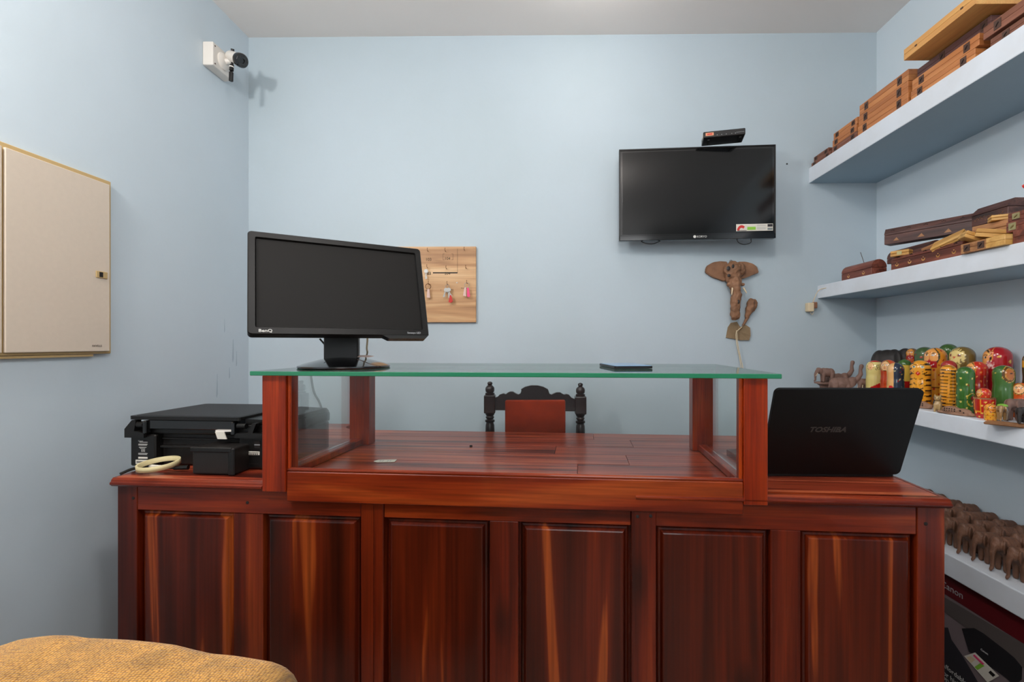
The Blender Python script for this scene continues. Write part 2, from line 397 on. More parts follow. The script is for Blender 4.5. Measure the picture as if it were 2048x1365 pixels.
# broken plaster hole, nail holes: parts of the back wall
def wallp(px, py, d=0): return at(px, py, Y=YB-d)
pl = B(); rr = random.Random(4)
pts = [(1452, 676), (1456, 655), (1462, 646), (1473, 644), (1480, 655), (1490, 650), (1499, 656), (1500, 672), (1497, 681), (1480, 681), (1466, 678)]
outer = [wallp(x, y, .004) for x, y in pts]
cen = sum(outer, Vector())/len(outer); vc = pl.verts.new(cen+Vector((0, -.004, 0)))
ring0 = [pl.verts.new(p+Vector((0, .006, 0))) for p in outer]
ring1 = [pl.verts.new(p+Vector((0, -.004-rr.random()*.004, 0))) for p in outer]
ring2 = [pl.verts.new(cen.lerp(p, .6)+Vector((0, -.002-rr.random()*.008, 0))) for p in outer]
n = len(outer)
for i in range(n):
    j = (i+1) % n
    pl.faces.new((ring0[i], ring0[j], ring1[j], ring1[i])); pl.faces.new((ring1[i], ring1[j], ring2[j], ring2[i])); pl.faces.new((ring2[i], ring2[j], vc))
obj('plaster_patch', pl, M['plaster'], wb)
for (px, py, r) in ((1574, 328, .004), (490, 514, .004), (487, 650, .002)):
    p = wallp(px, py, .001)
    if px < 497: p = at(px, py, X=XL+.001) if False else wallp(499, py, .001)
    obj('nail_hole', lathe(B(), [(r, 0), (r*.7, .002)], 10), M['dark'], wb, smooth=False).matrix_local = Matrix.Translation(p) @ Matrix.Rotation(PI/2, 4, 'X')

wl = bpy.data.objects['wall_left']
for px, py, w_, h_ in ((466, 700, .006, .10), (473, 716, .004, .07), (459, 745, .004, .05), (434, 770, .005, .10), (449, 650, .003, .06)):  # thin grey-blue streaks on the left wall near the back corner
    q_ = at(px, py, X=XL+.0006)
    obj('wall_streak', prism(B(), [(q_.y-w_, q_.z-h_/2), (q_.y, q_.z-h_*.6), (q_.y+w_, q_.z-h_*.4), (q_.y+w_*.4, q_.z+h_/2), (q_.y-w_*.3, q_.z+h_*.45)], XL-.001, XL+.0006, 'X'), M['streak'], wl)
# ------------------------------------------------------------------ wall shelves
SH = [(1.262, 1.935, 2.008, 'topmost white wall shelf holding rows of flat wooden boxes'),
      (1.303, 1.378, 1.440, 'second white wall shelf from the top, holding incense boxes'),
      (1.300, .872, .930, 'third white wall shelf, holding painted nesting dolls'),
      (1.308, .400, .472, 'lowest white wall shelf, crowded with brown carved elephants')]
for fx, z0, z1, lb in SH:
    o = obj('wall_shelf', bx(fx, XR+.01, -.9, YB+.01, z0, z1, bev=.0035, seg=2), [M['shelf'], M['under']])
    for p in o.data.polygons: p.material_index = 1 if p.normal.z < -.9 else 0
    tag(o, lb, 'shelf')

# ------------------------------------------------------------------ reception counter
CT = .785; TH = -.071
O = at(219, 957, Z=CT)
ctr = thing('reception_counter', 'glossy red-brown rosewood reception counter with raised glass-fronted display case', 'counter', (O.x, O.y, 0), TH)
CMI = (Matrix.Translation((O.x, O.y, 0)) @ Matrix.Rotation(TH, 4, 'Z')).inverted()
CMW = CMI.inverted()
def cx(px, yl=0.0, py=1100):
    """counter x where the sight line of a photograph column meets the plane y' = yl"""
    o_ = CMI @ Vector((0, 0, HC)); d = (CMI @ (Vector((0, 0, HC))+Vector(ray(px, py))))-o_
    t = (yl-o_.y)/d.y; return o_.x+d.x*t
CL = cx(1906, 0); DEP = .765
def part(name, bm, m, parent=ctr, **k): return obj(name, bm, m, parent, **k)
# worktop planks, two lengths per row with open joints
jx = [cx(1225, .5), 1.30, 1.46, 1.22, 1.50, 1.36]
nrow = 6; d0 = .012
rows = [d0+(DEP-d0)*i/nrow for i in range(nrow+1)]
for i in range(nrow):
    y0, y1 = rows[i]+.0006, rows[i+1]-.0006
    xr = CL-.01; xl = .008
    part('worktop_board', bx(xl, jx[i]-.0006, y0, y1, CT-.022, CT, bev=.0008), M['top'])
    part('worktop_board', bx(jx[i]+.0006, xr, y0, y1, CT-.022, CT-.0006, bev=.0008), M['top'])
# left wing with a rounded inner corner
xe = cx(716, DEP, 860)
wing = [(.008, DEP+.0006), (xe, DEP+.0006)]+[(xe+.09*math.cos(R(270-90*k/8)), DEP+.0906+.09*math.sin(R(270-90*k/8))) for k in range(1, 9)]+[(xe-.09, .90), (.008, .90)]
part('worktop_wing', prism(B(), wing, CT-.022, CT, 'Z'), M['top'])
def edge(x0, x1, z, name='edge_moulding', d=.03, h=.024):
    prof = [(d, z-h), (.006, z-h), (.000, z-h+.006), (.000, z-.013), (.004, z-.010), (.005, z-.006), (.010, z-.001), (d, z)]
    part(name, prism(B(), prof, x0, x1, 'X'), M['frame_h'])
edge(0, cx(523), CT); edge(cx(1272), CL, CT, h=.022)
prof = [(.0, CT-.024), (.006, CT-.001), (.03, CT), (.03, CT-.024)]
part('edge_moulding', bx(-.004, .010, .012, DEP, CT-.022, CT-.0004, bev=.004), M['frame_h'])
part('edge_moulding', bx(CL-.012, CL+.004, .012, DEP, CT-.022, CT-.0004, bev=.004), M['frame_h'])
# carcass
BX0, BX1 = cx(237, .02), cx(1888, .02)
part('carcass_front', bx(BX0+.002, BX1-.002, .0465, .06, .0, CT-.0225), M['frame_v'])
part('carcass_side', bx(BX0+.002, BX0+.024, .0605, DEP-.03, .0, CT-.0225), M['frame_v'])
part('carcass_side', bx(BX1-.024, BX1-.002, .0605, DEP-.03, .0, CT-.0225), M['frame_v'])
part('apron_rail', bx(BX0+.025, BX1-.025, DEP-.05, DEP-.03, CT-.09, CT-.0225), M['frame_h'])
# frame: stiles, rails, raised panels
ZP = .692; ZB = .13
def vboard(a, b, y0, z1, name='stile', z0=0): part(name, bx(a+.0004, b-.0004, y0, .046, z0, z1, bev=.0015), M['frame_v'])
def hboard(a, b, y0, z0, z1, name='top_rail'): part(name, bx(a+.0004, b-.0004, y0, .046, z0, z1, bev=.0015), M['frame_h'])
X = lambda p: cx(p, .02)
ZT = CT-.025
sect = [(236, 722, [(278, 466), (527, 720)]), (748, 1262, [(770, 978), (1038, 1256)]), (1312, 1832, [(1310, 1541), (1603, 1831)])]
vboard(X(236), X(276), .018, ZT); vboard(X(722), X(748), .018, ZT-.002); vboard(X(748), X(768), .016, ZT-.004)
vboard(X(1262), X(1311), .008, ZT-.002); vboard(X(1833), X(1889), .018, ZT)
vboard(X(467), X(526), .020, ZP); vboard(X(979), X(1037), .020, ZP); vboard(X(1541), X(1602), .020, ZP)
hboard(X(276), X(722), .018, ZP, ZT); hboard(X(768), X(1262), .020, ZP, ZT+.0); hboard(X(1311), X(1833), .020, ZP, ZT)
hboard(X(276), X(722), .020, 0, ZB, 'bottom_rail'); hboard(X(768), X(1262), .020, 0, ZB, 'bottom_rail'); hboard(X(1311), X(1833), .020, 0, ZB, 'bottom_rail')
for a, b in ((277, 466), (527, 721), (769, 978), (1038, 1261), (1312, 1540), (1603, 1832)):
    x0, x1 = X(a)+.004, X(b)-.004; z0, z1 = ZB+.004, ZP-.004
    bm = B(); g = .0135
    def rect(i, y): return [bm.verts.new(v) for v in ((x0+i, y, z0+i), (x1-i, y, z0+i), (x1-i, y, z1-i), (x0+i, y, z1-i))]
    rs = [rect(0, .045), rect(0, .034), rect(.003, .031), rect(.008, .030), rect(g, .0225), rect(g+.003, .0215)]
    for r0, r1 in zip(rs, rs[1:]):
        for k in range(4): bm.faces.new((r0[k], r0[(k+1) % 4], r1[(k+1) % 4], r1[k]))
    bm.faces.new(rs[-1]); bm.faces.new(rs[0][::-1])
    part('raised_panel', bm, M['panel'])
for px, z in ((268, .725), (496, .722), (757, .725), (1274, .72), (1300, .722), (1850, .72)):
    bm = lathe(B(), [(.0045, 0), (.0045, .0012), (.003, .002)], 8)
    o = part('dowel_peg', bm, M['dark']); o.matrix_local = Matrix.Translation((X(px), .0185 if px not in (1274, 1300) else .0085, z)) @ Matrix.Rotation(PI/2, 4, 'X')
# display case on the counter
GZ = 1.0735
pL0, pL1 = cx(524, 0), cx(571, 0); pR0, pR1 = cx(1488, 0), cx(1536, 0)
yr0, yr1 = .470, .522
def post(x0, x1, y0, y1): part('display_post', bx(x0, x1, y0, y1, CT+.0005 if y0 > .1 else CT-.026, GZ, bev=.002, seg=2), M['post'])
post(pL0, pL1, .000, .058); post(pR0, pR1, .000, .058)
rl0, rl1 = pL0+.004, pL0+.080; rr0, rr1 = pR1-.072, pR1-.002
post(rl0, rl1, yr0, yr1); post(rr0, rr1, yr0, yr1)
# front rail with bead, posts' inner beads, side rails
RZ = .822
part('display_rail', bx(pL1, pR0, .004, .05, CT-.052, RZ-.008, bev=.002), M['frame_h'])
part('rail_bead', tube(B(), [(pL1+.0, .012, RZ-.004), (pR0, .012, RZ-.004)], .0055, 10), M['frame_h'])
part('rail_bead', tube(B(), [(pL1+.0, .011, RZ-.015), (pR0, .011, RZ-.015)], .0035, 8), M['frame_h'])
part('post_bead', tube(B(), [(pL1+.004, .012, RZ), (pL1+.004, .012, GZ)], .005, 10), M['post'])
part('post_bead', tube(B(), [(pR0-.004, .012, RZ), (pR0-.004, .012, GZ)], .005, 10), M['post'])
for a, b in ((rl0+.006, rl0+.05), (rr0+.02, rr1-.006)):
    part('side_rail', bx(a, b, .0585, yr0-.0005, CT+.0005, CT+.024, bev=.003), M['post'])
part('glass_pane', bx(pL1+.0005, pR0-.0005, .020, .024, RZ-.006, GZ-.001), M['glass'])
part('glass_pane', bx(rl0+.022, rl0+.026, .0585, yr0-.001, CT+.0245, GZ-.001), M['glass'])
part('glass_pane', bx(rr1-.030, rr1-.026, .0585, yr0-.001, CT+.0245, GZ-.001), M['glass'])
# glass slab
gx0, gx1 = cx(499, -.012, 745), cx(1564, -.012, 750)
bm = bx(gx0, gx1, -.012, .545, GZ+.0008, GZ+.0125, bev=.0012)
gt = obj('glass_tabletop', bm, [M['glasstop'], M['glassedge']])
tag(gt, 'thick plate glass top with green edge resting on the display case posts', 'glass top')
gt.matrix_world = CMW
for p in gt.data.polygons: p.material_index = 0 if abs(p.normal.z) > .9 else 1
GT = GZ+.0126

# crumb of paper, speck inside the case
p = CMI @ at(770, 923, Z=CT+.001)
lb = thing('paper_label', 'small torn white paper label lying inside the display case', 'paper', at(770, 923, Z=CT+.001), TH+.08)
bm = B(); prism(bm, [(-.034, -.006), (-.020, -.016), (.034, -.012), (.032, .018), (-.026, .014)], 0, .0012, 'Z'); obj('paper', bm, M['label'], lb)
for a in (-.016, -.008, .008, .016): obj('pen_mark', bx(a, a+.003, -.006, .006, .0012, .0015), M['grey'], lb)
tag(obj('dirt_crumb', ell(B(), (0, 0, .003), (.006, .004, .003), sub=2), M['dark'], loc=at(942, 894, Z=CT)), 'tiny dark crumb on the boards inside the display case', 'crumb')

# ------------------------------------------------------------------ monitor
ma, mt, MW, MH = .569, .3105, .4688, .295
mc = Vector((-.5581, 1.2871, 1.1845))
base_c = Vector((-.632, 1.445, GT))
mon = thing('computer_monitor', 'black widescreen computer monitor turned right on a round glossy base', 'monitor', base_c, 0)
MM = Matrix.Translation(mc-base_c) @ Matrix.Rotation(ma, 4, 'Z') @ Matrix.Rotation(-mt, 4, 'X')   # local x across, y away, z up the screen
def mp_(name, bm, m, **k):
    o = obj(name, bm, m, mon, **k); o.matrix_local = MM; return o
bz = .020
bm = B()
out = rrect(-MW/2, MW/2, 0, MH, .010); inn = rrect(-MW/2+bz, MW/2-bz, .022, MH-bz, .003)
def ringv(pts, y): return [bm.verts.new((u, y, v)) for u, v in pts]
r = [ringv(rrect(-MW/2+.004, MW/2-.004, .004, MH-.004, .008), .035), ringv(out, .028), ringv(out, .003), ringv(rrect(-MW/2+.002, MW/2-.002, .002, MH-.002, .009), 0), ringv(rrect(-MW/2+bz-.003, MW/2-bz+.003, .019, MH-bz+.003, .004), .0005), ringv(inn, .007)]
for a, b in zip(r, r[1:]):
    for k in range(len(a)): bm.faces.new((a[k], a[(k+1) % len(a)], b[(k+1) % len(a)], b[k]))
bm.faces.new(r[0][::-1])
mp_('bezel', bm, M['bezel'])
mp_('screen', bx(-MW/2+bz-.001, MW/2-bz+.001, .0065, .009, .021, MH-bz+.001), M['screen'])
mp_('back_cover', prism(B(), rrect(-MW/2+.05, MW/2-.05, .04, MH-.05, .03), .034, .062), M['blk_matte'])
mp_('button_lip', prism(B(), [(.095, .002), (.115, -.009), (MW/2-.012, -.009), (MW/2-.001, .002), (MW/2-.001, .012), (.09, .012)], .001, .026), M['blk_gloss'])
def mtext(s, size, x, z, mname, **k):
    t = text(s, size, M[mname], 'lettering', mon, **k); t.matrix_local = MM @ Matrix.Translation((x, -.0004, z)) @ Matrix.Rotation(PI/2, 4, 'X') @ Matrix.Diagonal((k.get('sx', 1), 1, 1, 1)); return t
mtext('BenQ', .011, -MW/2+.024, .006, 'print', sx=1.2, bold=.00015)
mtext('Senseye LED', .0078, MW/2-.066, .006, 'grey', bold=.0001)
# stand
nx = Matrix.Rotation(ma*.3, 4, 'Z'); M['neck'] = plain('neck_black_plastic', (14, 14, 15), .45)
obj('neck', bx(-.052, .048, .0, .028, .018, .135, bev=.004, mat=Matrix.Translation((.004, -.035, 0)) @ nx), M['neck'], mon)
obj('base', lathe(B(), [(.132, .0), (.135, .003), (.134, .007), (.118, .013), (.085, .022), (.055, .030), (.03, .033)], 64), M['blk_gloss'], mon, smooth=True, angle=50)
bm = B(); tube(bm, curve([(-.09, .02, .09), (-.065, .03, .055), (-.045, .01, .03), (-.06, .06, .016), (-.08, .18, .012)]), .0028)
obj('cable', bm, M['cable_b'], mon)
bm = B(); tube(bm, curve([(.075, -.02, .12), (.07, .0, .09), (.06, .02, .06), (.05, .05, .045), (.0, .16, .02)]), .0028)
obj('cable', bm, M['cable_w'], mon); 
bm = B(); prism(bm, [(0, 0), (.05, -.002), (.062, .008), (.03, .016), (.004, .012)], 0, .0012, 'Z', Matrix.Translation((.035, -.025, .033)) @ Matrix.Rotation(.3, 4, 'X'))
obj('warranty_tag', bm, M['palepink'], mon)
# cable drop behind glass
o = obj('loose_cable', tube(B(), curve([at(622, 742, Y=1.83), at(622, 752, Y=1.84), at(628, 785, Y=1.85), at(640, 808, Y=1.86), at(650, 850, Y=1.88), at(656, 900, Y=1.9)]), .0042), M['cable_g'])
tag(o, 'grey cable hanging down behind the left rear post of the display case', 'cable')

# ------------------------------------------------------------------ phone on the glass
p0 = at(1243, 733.2, Z=GT+.007)
ph = thing('mobile_phone', 'blue slab-shaped mobile phone lying flat on the glass top', 'phone', (p0.x+.022, p0.y+.02, GT), 0)
fr = at(1230, 738.5, Z=GT); fr2 = at(1309, 738.5, Z=GT); bl = at(1190, 728, Z=GT)
ph.location = (fr.x, fr.y, GT)
ux = Vector((fr2.x-fr.x, fr2.y-fr.y, 0)); W_ = ux.length; ang = math.atan2(ux.y, ux.x)
ph.rotation_euler = (0, 0, R(7))
vy = Vector((bl.x-fr.x, bl.y-fr.y, 0)); vl = (Matrix.Rotation(-ang, 3, 'Z') @ vy)
sk = Matrix(((1, vl.x/vl.y, 0, 0), (0, 1, 0, 0), (0, 0, 1, 0), (0, 0, 0, 1)))
Lh = .25
obj('shell', prism(B(), [(u, v) for u, v in rrect(0, W_, 0, Lh*.8, .008)], .001, .008, 'Z'), M['blk'], ph)
obj('back_panel', prism(B(), rrect(.0015, W_-.0015, .0015, Lh*.8-.0015, .008), .0078, .0092, 'Z'), M['phone'], ph)

# ------------------------------------------------------------------ laptop
lp = thing('laptop', 'open matte black laptop with its lid back towards the viewer', 'laptop', (.598, 1.318, CT), R(-.6))
LW, LH = .383, .262; lt = R(20)
LM = Matrix.Translation((0, 0, .012)) @ Matrix.Rotation(lt, 4, 'X')      # lid leans to the viewer (towards -y)
def lpp(name, bm, m, mat=LM, par=lp, **k):
    o = obj(name, bm, m, par, **k); o.matrix_local = mat; return o
lid = lpp('lid', prism(B(), rrect(0, LW, 0, LH, .014), -.006, .004), M['laptop'])
bev = B(); 
lpp('screen', bx(.015, LW-.015, .0041, .0048, .018, LH-.014), M['screen'])
t = text('TOSHIBA', .0215, M['logo_dark'], 'lettering', lp, ax='CENTER', bold=.0006, shear=.25)
t.matrix_local = LM @ Matrix.Translation((.157, -.0063, .135)) @ Matrix.Rotation(PI/2, 4, 'X') @ Matrix.Diagonal((1.12, 1, 1, 1))
lpp('base', prism(B(), rrect(0, LW, .010, .26, .012), .0, .020, 'Z'), M['blk'], Matrix.Identity(4))
bm = B()
for r_ in range(5):
    for c_ in range(14): box(bm, .03+c_*.0232, .03+c_*.0232+.019, .05+r_*.021, .05+r_*.021+.017, .020, .0225)
o = lpp('key_grid', bm, M['blk_matte'], Matrix.Identity(4))
lpp('hinge', tube(B(), [(.03, .004, .014), (LW-.03, .004, .014)], .006, 10), M['blk'], Matrix.Identity(4))

# ------------------------------------------------------------------ printer (rear side to the viewer)
pr_ = thing('printer', 'black all-in-one inkjet printer seen from behind on the left counter end', 'printer', CMW @ Vector((.006, .098, CT)), TH)
PD = .300
def QX(px, yl=.0): return cx(px, .098+yl, 900)-.006
PW = .412
X0 = QX(260, .012)
pp = lambda n, b, m, **k: obj(n, b, m, pr_, **k)
pp('body', bx(X0, QX(303), .012, PD, .004, .100, bev=.004), M['blk'])
pp('body', bx(QX(471), PW-.002, .012, PD, .004, .100, bev=.004), M['blk'])
pp('body', bx(QX(301), QX(473), .040, PD, .004, .100, bev=.003), M['blk_matte'])
pp('rear_ledge', bx(QX(306), QX(470), .022, .0405, .058, .066, bev=.002), M['blk'])
pp('rear_ledge', bx(QX(306), QX(470), .030, .0405, .083, .087, bev=.001), M['blk'])
pp('scanner_body', bx(X0-.006, PW, .022, PD+.004, .100, .134, bev=.006, seg=2), M['blk'])
pp('side_shoulder', prism(B(), [(X0-.008, .092), (QX(286), .092), (QX(286), .106), (QX(276), .110), (QX(263)+.006, .112), (QX(270), .145), (QX(262), .145), (X0-.008, .118)], .002, .021), M['blk'])
pp('side_shoulder', prism(B(), [(QX(468), .104), (QX(470), .110), (QX(494), .112), (QX(503), .140), (QX(511), .140), (QX(504), .112), (PW, .108), (PW, .096), (QX(468), .096)], .002, .021), M['blk'])
pp('rear_slot', bx(QX(291), QX(466), .008, .0215, .118, .146, bev=.002), M['blk_gloss'])
pp('scanner_lid', prism(B(), rrect(QX(254), QX(481, .006), .004, PD-.004, .012), .1465, .157, 'Z'), M['blk'])
pp('lid_inset', prism(B(), rrect(QX(262), QX(474), .014, PD-.014, .008), .157, .1578, 'Z'), M['blk_matte'])
pp('control_panel', prism(B(), [(QX(482, .006), .1345), (PW-.002, .1345), (PW-.012, .146), (QX(482, .006), .150)], .024, PD, 'Y'), M['blk'])
for px in (288, 464):
    pp('lid_hinge', bx(QX(px)-.006, QX(px)+.006, -.001, .020, .104, .144, bev=.003), M['blk_gloss'])
pp('lid_hinge', tube(B(), [(QX(270), .010, .131), (QX(283), .010, .131)], .009, 12), M['blk'])
pp('lid_hinge', tube(B(), [(QX(471), .010, .131), (QX(488), .010, .131)], .008, 12), M['blk'])
l0, l1 = QX(432), QX(463)
pp('feeder_latch', prism(B(), [(l0, .114), (l1, .116), (l1, .122), (l1-.004, .120), (l0, .120)], -.002, .010), M['white'])
pp('feeder_latch', prism(B(), [(l0, .115), (l0+.028, .115), (l0+.036, .094), (l0+.008, .094)], -.004, -.001), M['label'])
p0_, p1_ = QX(384, -.048), QX(468, -.048)
pp('power_unit', bx(p0_, p1_, -.048, .038, .002, .078, bev=.005, seg=2), M['blk_matte'])
pp('power_unit_rim', bx(p0_-.003, p1_-.006, -.052, -.046, .066, .080, bev=.002), M['blk'])
pp('power_unit_rim', bx(p1_-.018, p1_+.002, -.051, -.043, .0005, .078, bev=.003), M['blk'])
pp('side_port', bx(QX(504), QX(515), .0108, .0135, .066, .088), M['dark'])
pp('port_bar', bx(QX(504), QX(515), .0098, .012, .0745, .077), M['grey'])
r0, r1 = QX(478), QX(514)
lab = pp('rear_label', bx(r0, r1, .0105, .0125, .045, .056, bev=.0008), M['label'])
for i in range(6): obj('label_print', bx(r0+.020+i*.0055, r0+.023+i*.0055, .0099, .0106, .0465, .0500), M['ink'], lab)
obj('label_print', bx(r0+.003, r1-.003, .0099, .0106, .0522, .0535), M['ink'], lab)
r0 = QX(264); r1 = QX(289)
lab = pp('barcode_label', bx(r0, r1, .0105, .0125, .0105, .0235, bev=.0008), M['label'])
for i in range(7): obj('label_print', bx(r0+.005+i*.0043, r0+.0075+i*.0043, .0099, .0106, .0150, .0195), M['ink'], lab)
g0 = QX(269.5)
pp('rating_label', bx(g0, g0+.030, .0112, .0125, .0270, .0325), M['label'])
text('Canon', .0058, M['print'], 'lettering', pr_, loc=(g0, .0112, .0790))
for i, (z, a, b) in enumerate(((.0765, .004, .030), (.0735, 0, .030), (.0705, 0, .030), (.0675, 0, .028), (.0645, .004, .030), (.061, .002, .026), (.0575, .005, .022), (.0455, .006, .026), (.0425, 0, .030), (.0395, 0, .028), (.0365, .004, .030))):
    pp('small_print', bx(g0+a, g0+b, .0112, .0122, z, z+.0012), M['logo_dark' if i % 3 == 1 else 'print'])
for a, b, c_, d in ((.010, .0112, .048, .0555), (.0198, .021, .048, .0555), (.0135, .0175, .0485, .0495), (.0135, .0175, .054, .055), (.0148, .0162, .0485, .055)):
    pp('small_print', bx(g0+a, g0+b, .0112, .0122, c_, d), M['print'])
pp('moulded_text', bx(QX(480), QX(512), .0108, .0122, .018, .0192), M['blk_matte'])
text('Canon', .016, M['logo_dark'], 'lettering', pr_, loc=(QX(470, .15), .16, .1579), rot=(0, 0, PI), ext=.0001)
# tape, cables
tp = obj('tape_roll', lathe(B(), [(.047, 0), (.052, 0), (.052, .014), (.047, .014), (.047, 0)], 48, cap=False), M['tape'])
q = at(342, 929, Z=CT+.013); tp.location = (q.x-.004, 1.345, CT+.0165); tp.rotation_euler = (R(6), R(-2), 0)
for p in tp.data.polygons: p.use_smooth = len(p.vertices) == 4 and abs(p.normal.z) < .5
tag(tp, 'thin cream roll of masking tape leaning behind the printer', 'tape')
pc = obj('power_cable', tube(B(), curve([at(250, 945, Z=CT+.006), at(275, 935, Z=CT+.012), at(310, 930, Z=CT+.010), at(350, 933, Z=CT+.012), at(384, 932, Z=CT+.014)]), .0042), M['cable_b'])
tag(pc, 'black power cable running along the counter into the printer', 'cable')
pc.location = (0, -.014, -.001)
obj('cable_tag', tube(B(), [at(309, 930, Z=CT+.011), at(335, 932, Z=CT+.012)], .0056), M['label'], pc)
obj('plug_boot', tube(B(), [at(356, 933.5, Z=CT+.013), at(384, 932, Z=CT+.014)], [.0055, .0075]), M['blk'], pc)

# ------------------------------------------------------------------ electrical distribution box on left wall
db = thing('distribution_box', 'cream metal electrical distribution box with one door on the left wall', 'electrical box', (XL, 1.23, 1.135), 0)
dY0, dY1 = at(5, 290, X=XL+.02).y-1.23, at(221, 375, X=XL+.025).y-1.23
zb = at(2, 708, X=XL+.02).z-1.135; zt = at(5, 290, X=XL+.02).z-1.135
obj('frame', bx(0, .016, dY0-.35, dY1+.012, zb-.006, zt+.010, bev=.002), M['gold'], db)
obj('door', bx(.0165, .024, dY0+.003, dY1-.001, zb+.002, zt-.004, bev=.002, seg=2), M['cream_metal'], db)
obj('door', bx(.0165, .024, dY0-.33, dY0-.004, zb+.002, zt-.004, bev=.002, seg=2), M['cream_metal'], db)
obj('bottom_trim', bx(0, .012, dY0-.3, dY1-.045, zb-.014, zb-.007), M['gold'], db)
lz = at(202, 550, X=XL+.024); ly0 = at(191, 550, X=XL+.024).y-1.23; ly1 = at(214, 550, X=XL+.024).y-1.23
lk = obj('latch', bx(.024, .027, ly0, ly1, lz.z-1.135-.011, lz.z-1.135+.011, bev=.001), M['gold'], db)
obj('latch_recess', bx(.0268, .0276, ly0+.010, ly0+.022, lz.z-1.135-.008, lz.z-1.135+.008), M['dark'], lk)
q = at(184, 694, X=XL+.024)
text('HAVELLS', .0085, M['ink'], 'lettering', db, loc=(.0243, q.y-1.23, q.z-1.135), rot=(PI/2, 0, PI/2), ext=.0002, sx=.98)
# ------------------------------------------------------------------ security camera
sc = thing('security_camera', 'white bullet security camera on a square junction box on left wall', 'camera', (XL, 2.03, 2.36))
obj('junction_box', bx(0, .045, -.075, .055, -.015, .085, bev=.004, seg=2), M['white'], sc)
for y_, z_ in ((-.062, .072), (-.062, -.003), (.043, .072), (.043, -.003)):
    o = obj('screw', lathe(B(), [(.0035, 0), (.003, .0012)], 8), M['clasp'], sc); o.matrix_local = Matrix.Translation((.045, y_, z_)) @ Matrix.Rotation(PI/2, 4, 'Y')
o = obj('mount_disc', lathe(B(), [(.036, 0), (.036, .006), (.028, .011), (.015, .014)], 28), M['white'], sc, smooth=True, angle=40); o.matrix_local = Matrix.Translation((.045, -.012, .035)) @ Matrix.Rotation(PI/2, 4, 'Y')
bd = Vector((.86, -.26, -.42)).normalized()
b0 = Vector((.062, .000, .068)); b1 = b0+bd*.085
obj('mount_arm', tube(B(), [(.055, -.012, .035), (.075, -.005, .042), (.092, -.01, .048)], [.013, .011, .011], 14), M['white'], sc, smooth=True, angle=50)
q = bd.to_track_quat('Z', 'Y').to_matrix().to_4x4()
hd = obj('camera_body', lathe(B(), [(.012, 0), (.020, .003), (.024, .012), (.0255, .06), (.027, .072)], 28), M['white'], sc, smooth=True, angle=50); hd.matrix_local = Matrix.Translation(b0) @ q
o = obj('lens_face', lathe(B(), [(.0275, .062), (.029, .070), (.029, .084), (.026, .088), (.010, .088), (.009, .084), (.002, .084)], 32), M['blk_gloss'], hd, smooth=True, angle=40)
bm = B()
for k in range(12):
    a = 2*PI*k/12; box(bm, .019*math.cos(a)-.002, .019*math.cos(a)+.002, .019*math.sin(a)-.002, .019*math.sin(a)+.002, .088, .0892)
obj('infrared_led_ring', bm, M['logo_dark'], hd)
obj('adjusting_knob', tube(B(), [(.075, .005, .075), (.078, .0, .098)], [.006, .007], 12), M['blk'], sc)
cb = obj('cable_joint', tube(B(), curve([(.082, -.004, .045), (.088, -.018, .02), (.088, -.022, -.01), (.086, -.022, -.055)], 5), [.005]*6+[.0085]*10, 10), M['blk'], sc)
obj('cable_tie', tube(B(), [(.088, -.021, .008), (.088, -.0215, .003)], .0095, 12), M['white'], cb)

# ------------------------------------------------------------------ television and set-top box
TA = math.atan2(-.05, .745)
tvp = at(1238, 482, Y=2.165)
tv = thing('television', 'flat black television mounted on the back wall', 'television', (tvp.x, 2.165, tvp.z), TA)
TW = .702; THt = .424
# back housing, front bezel
bm = B(); box(bm, 0, TW, 0, .030, 0, THt, bev=.003, seg=2); obj('housing', bm, M['blk_gloss'], tv)
obj('rear_housing', bx(.10, TW-.10, .030, .060, .05, THt-.08, bev=.01), M['blk_matte'], tv)
obj('wall_bracket', bx(.25, .46, .0605, .085, .12, .30), M['blk_matte'], tv)
obj('screen', bx(.016, TW-.014, -.0012, .002, .028, THt-.016), M['tvscreen'], tv)
obj('bezel_strip', bx(.0, TW, -.003, .0, .0, .022, bev=.001), M['blk_gloss'], tv)
for a, b, c_, d in ((0, .0065, .0, THt), (TW-.006, TW, .0, THt), (.0, TW, THt-.007, THt)): obj('bezel_strip', bx(a, b, -.003, 0, c_, d, bev=.001), M['blk'], tv)
text('KORYO', .013, M['print'], 'lettering', tv, loc=(.352, -.0034, .008), ext=.0002)
o = obj('emblem', lathe(B(), [(.0065, 0), (.0065, .0006), (.003, .0007)], 16), M['print'], tv); o.matrix_local = Matrix.Translation((.343, -.0032, .0125)) @ Matrix.Rotation(PI/2, 4, 'X')
st = obj('energy_sticker', bx(.528, .690, -.0018, -.0011, .034, .066), M['label'], tv)
bm = B(); 
for k in range(10):
    a0 = R(100+8*k); a1 = R(108+8*k)
prism(bm, [(.552+.020*math.cos(R(a)), .037+.024*math.sin(R(a))) for a in range(180, 39, -15)]+[(.552+.010*math.cos(R(a)), .037+.012*math.sin(R(a))) for a in range(40, 181, 15)], -.0024, -.0017)
obj('star_rating_arc', bm, M['red'], st)
obj('sticker_print', bx(.577, .614, -.0024, -.0017, .039, .053), M['green'], st)
obj('sticker_print', bx(.534, .574, -.0024, -.0017, .0355, .0375), M['ink'], st)
for z_ in (.041, .045, .049, .056, .060): obj('sticker_print', bx(.620, .658, -.0022, -.0017, z_, z_+.0012), M['grey'], st)
obj('sticker_print', bx(.666, .688, -.0024, -.0017, .052, .064), M['carton_dark'], st)
obj('sticker_print', bx(.666, .688, -.0024, -.0017, .037, .047), M['cable_g'], st)
obj('cable', tube(B(), curve([(.09, .02, .01), (.12, .02, -.008), (.16, .02, -.012), (.20, .02, .004)]), .002), M['cable_b'], tv)
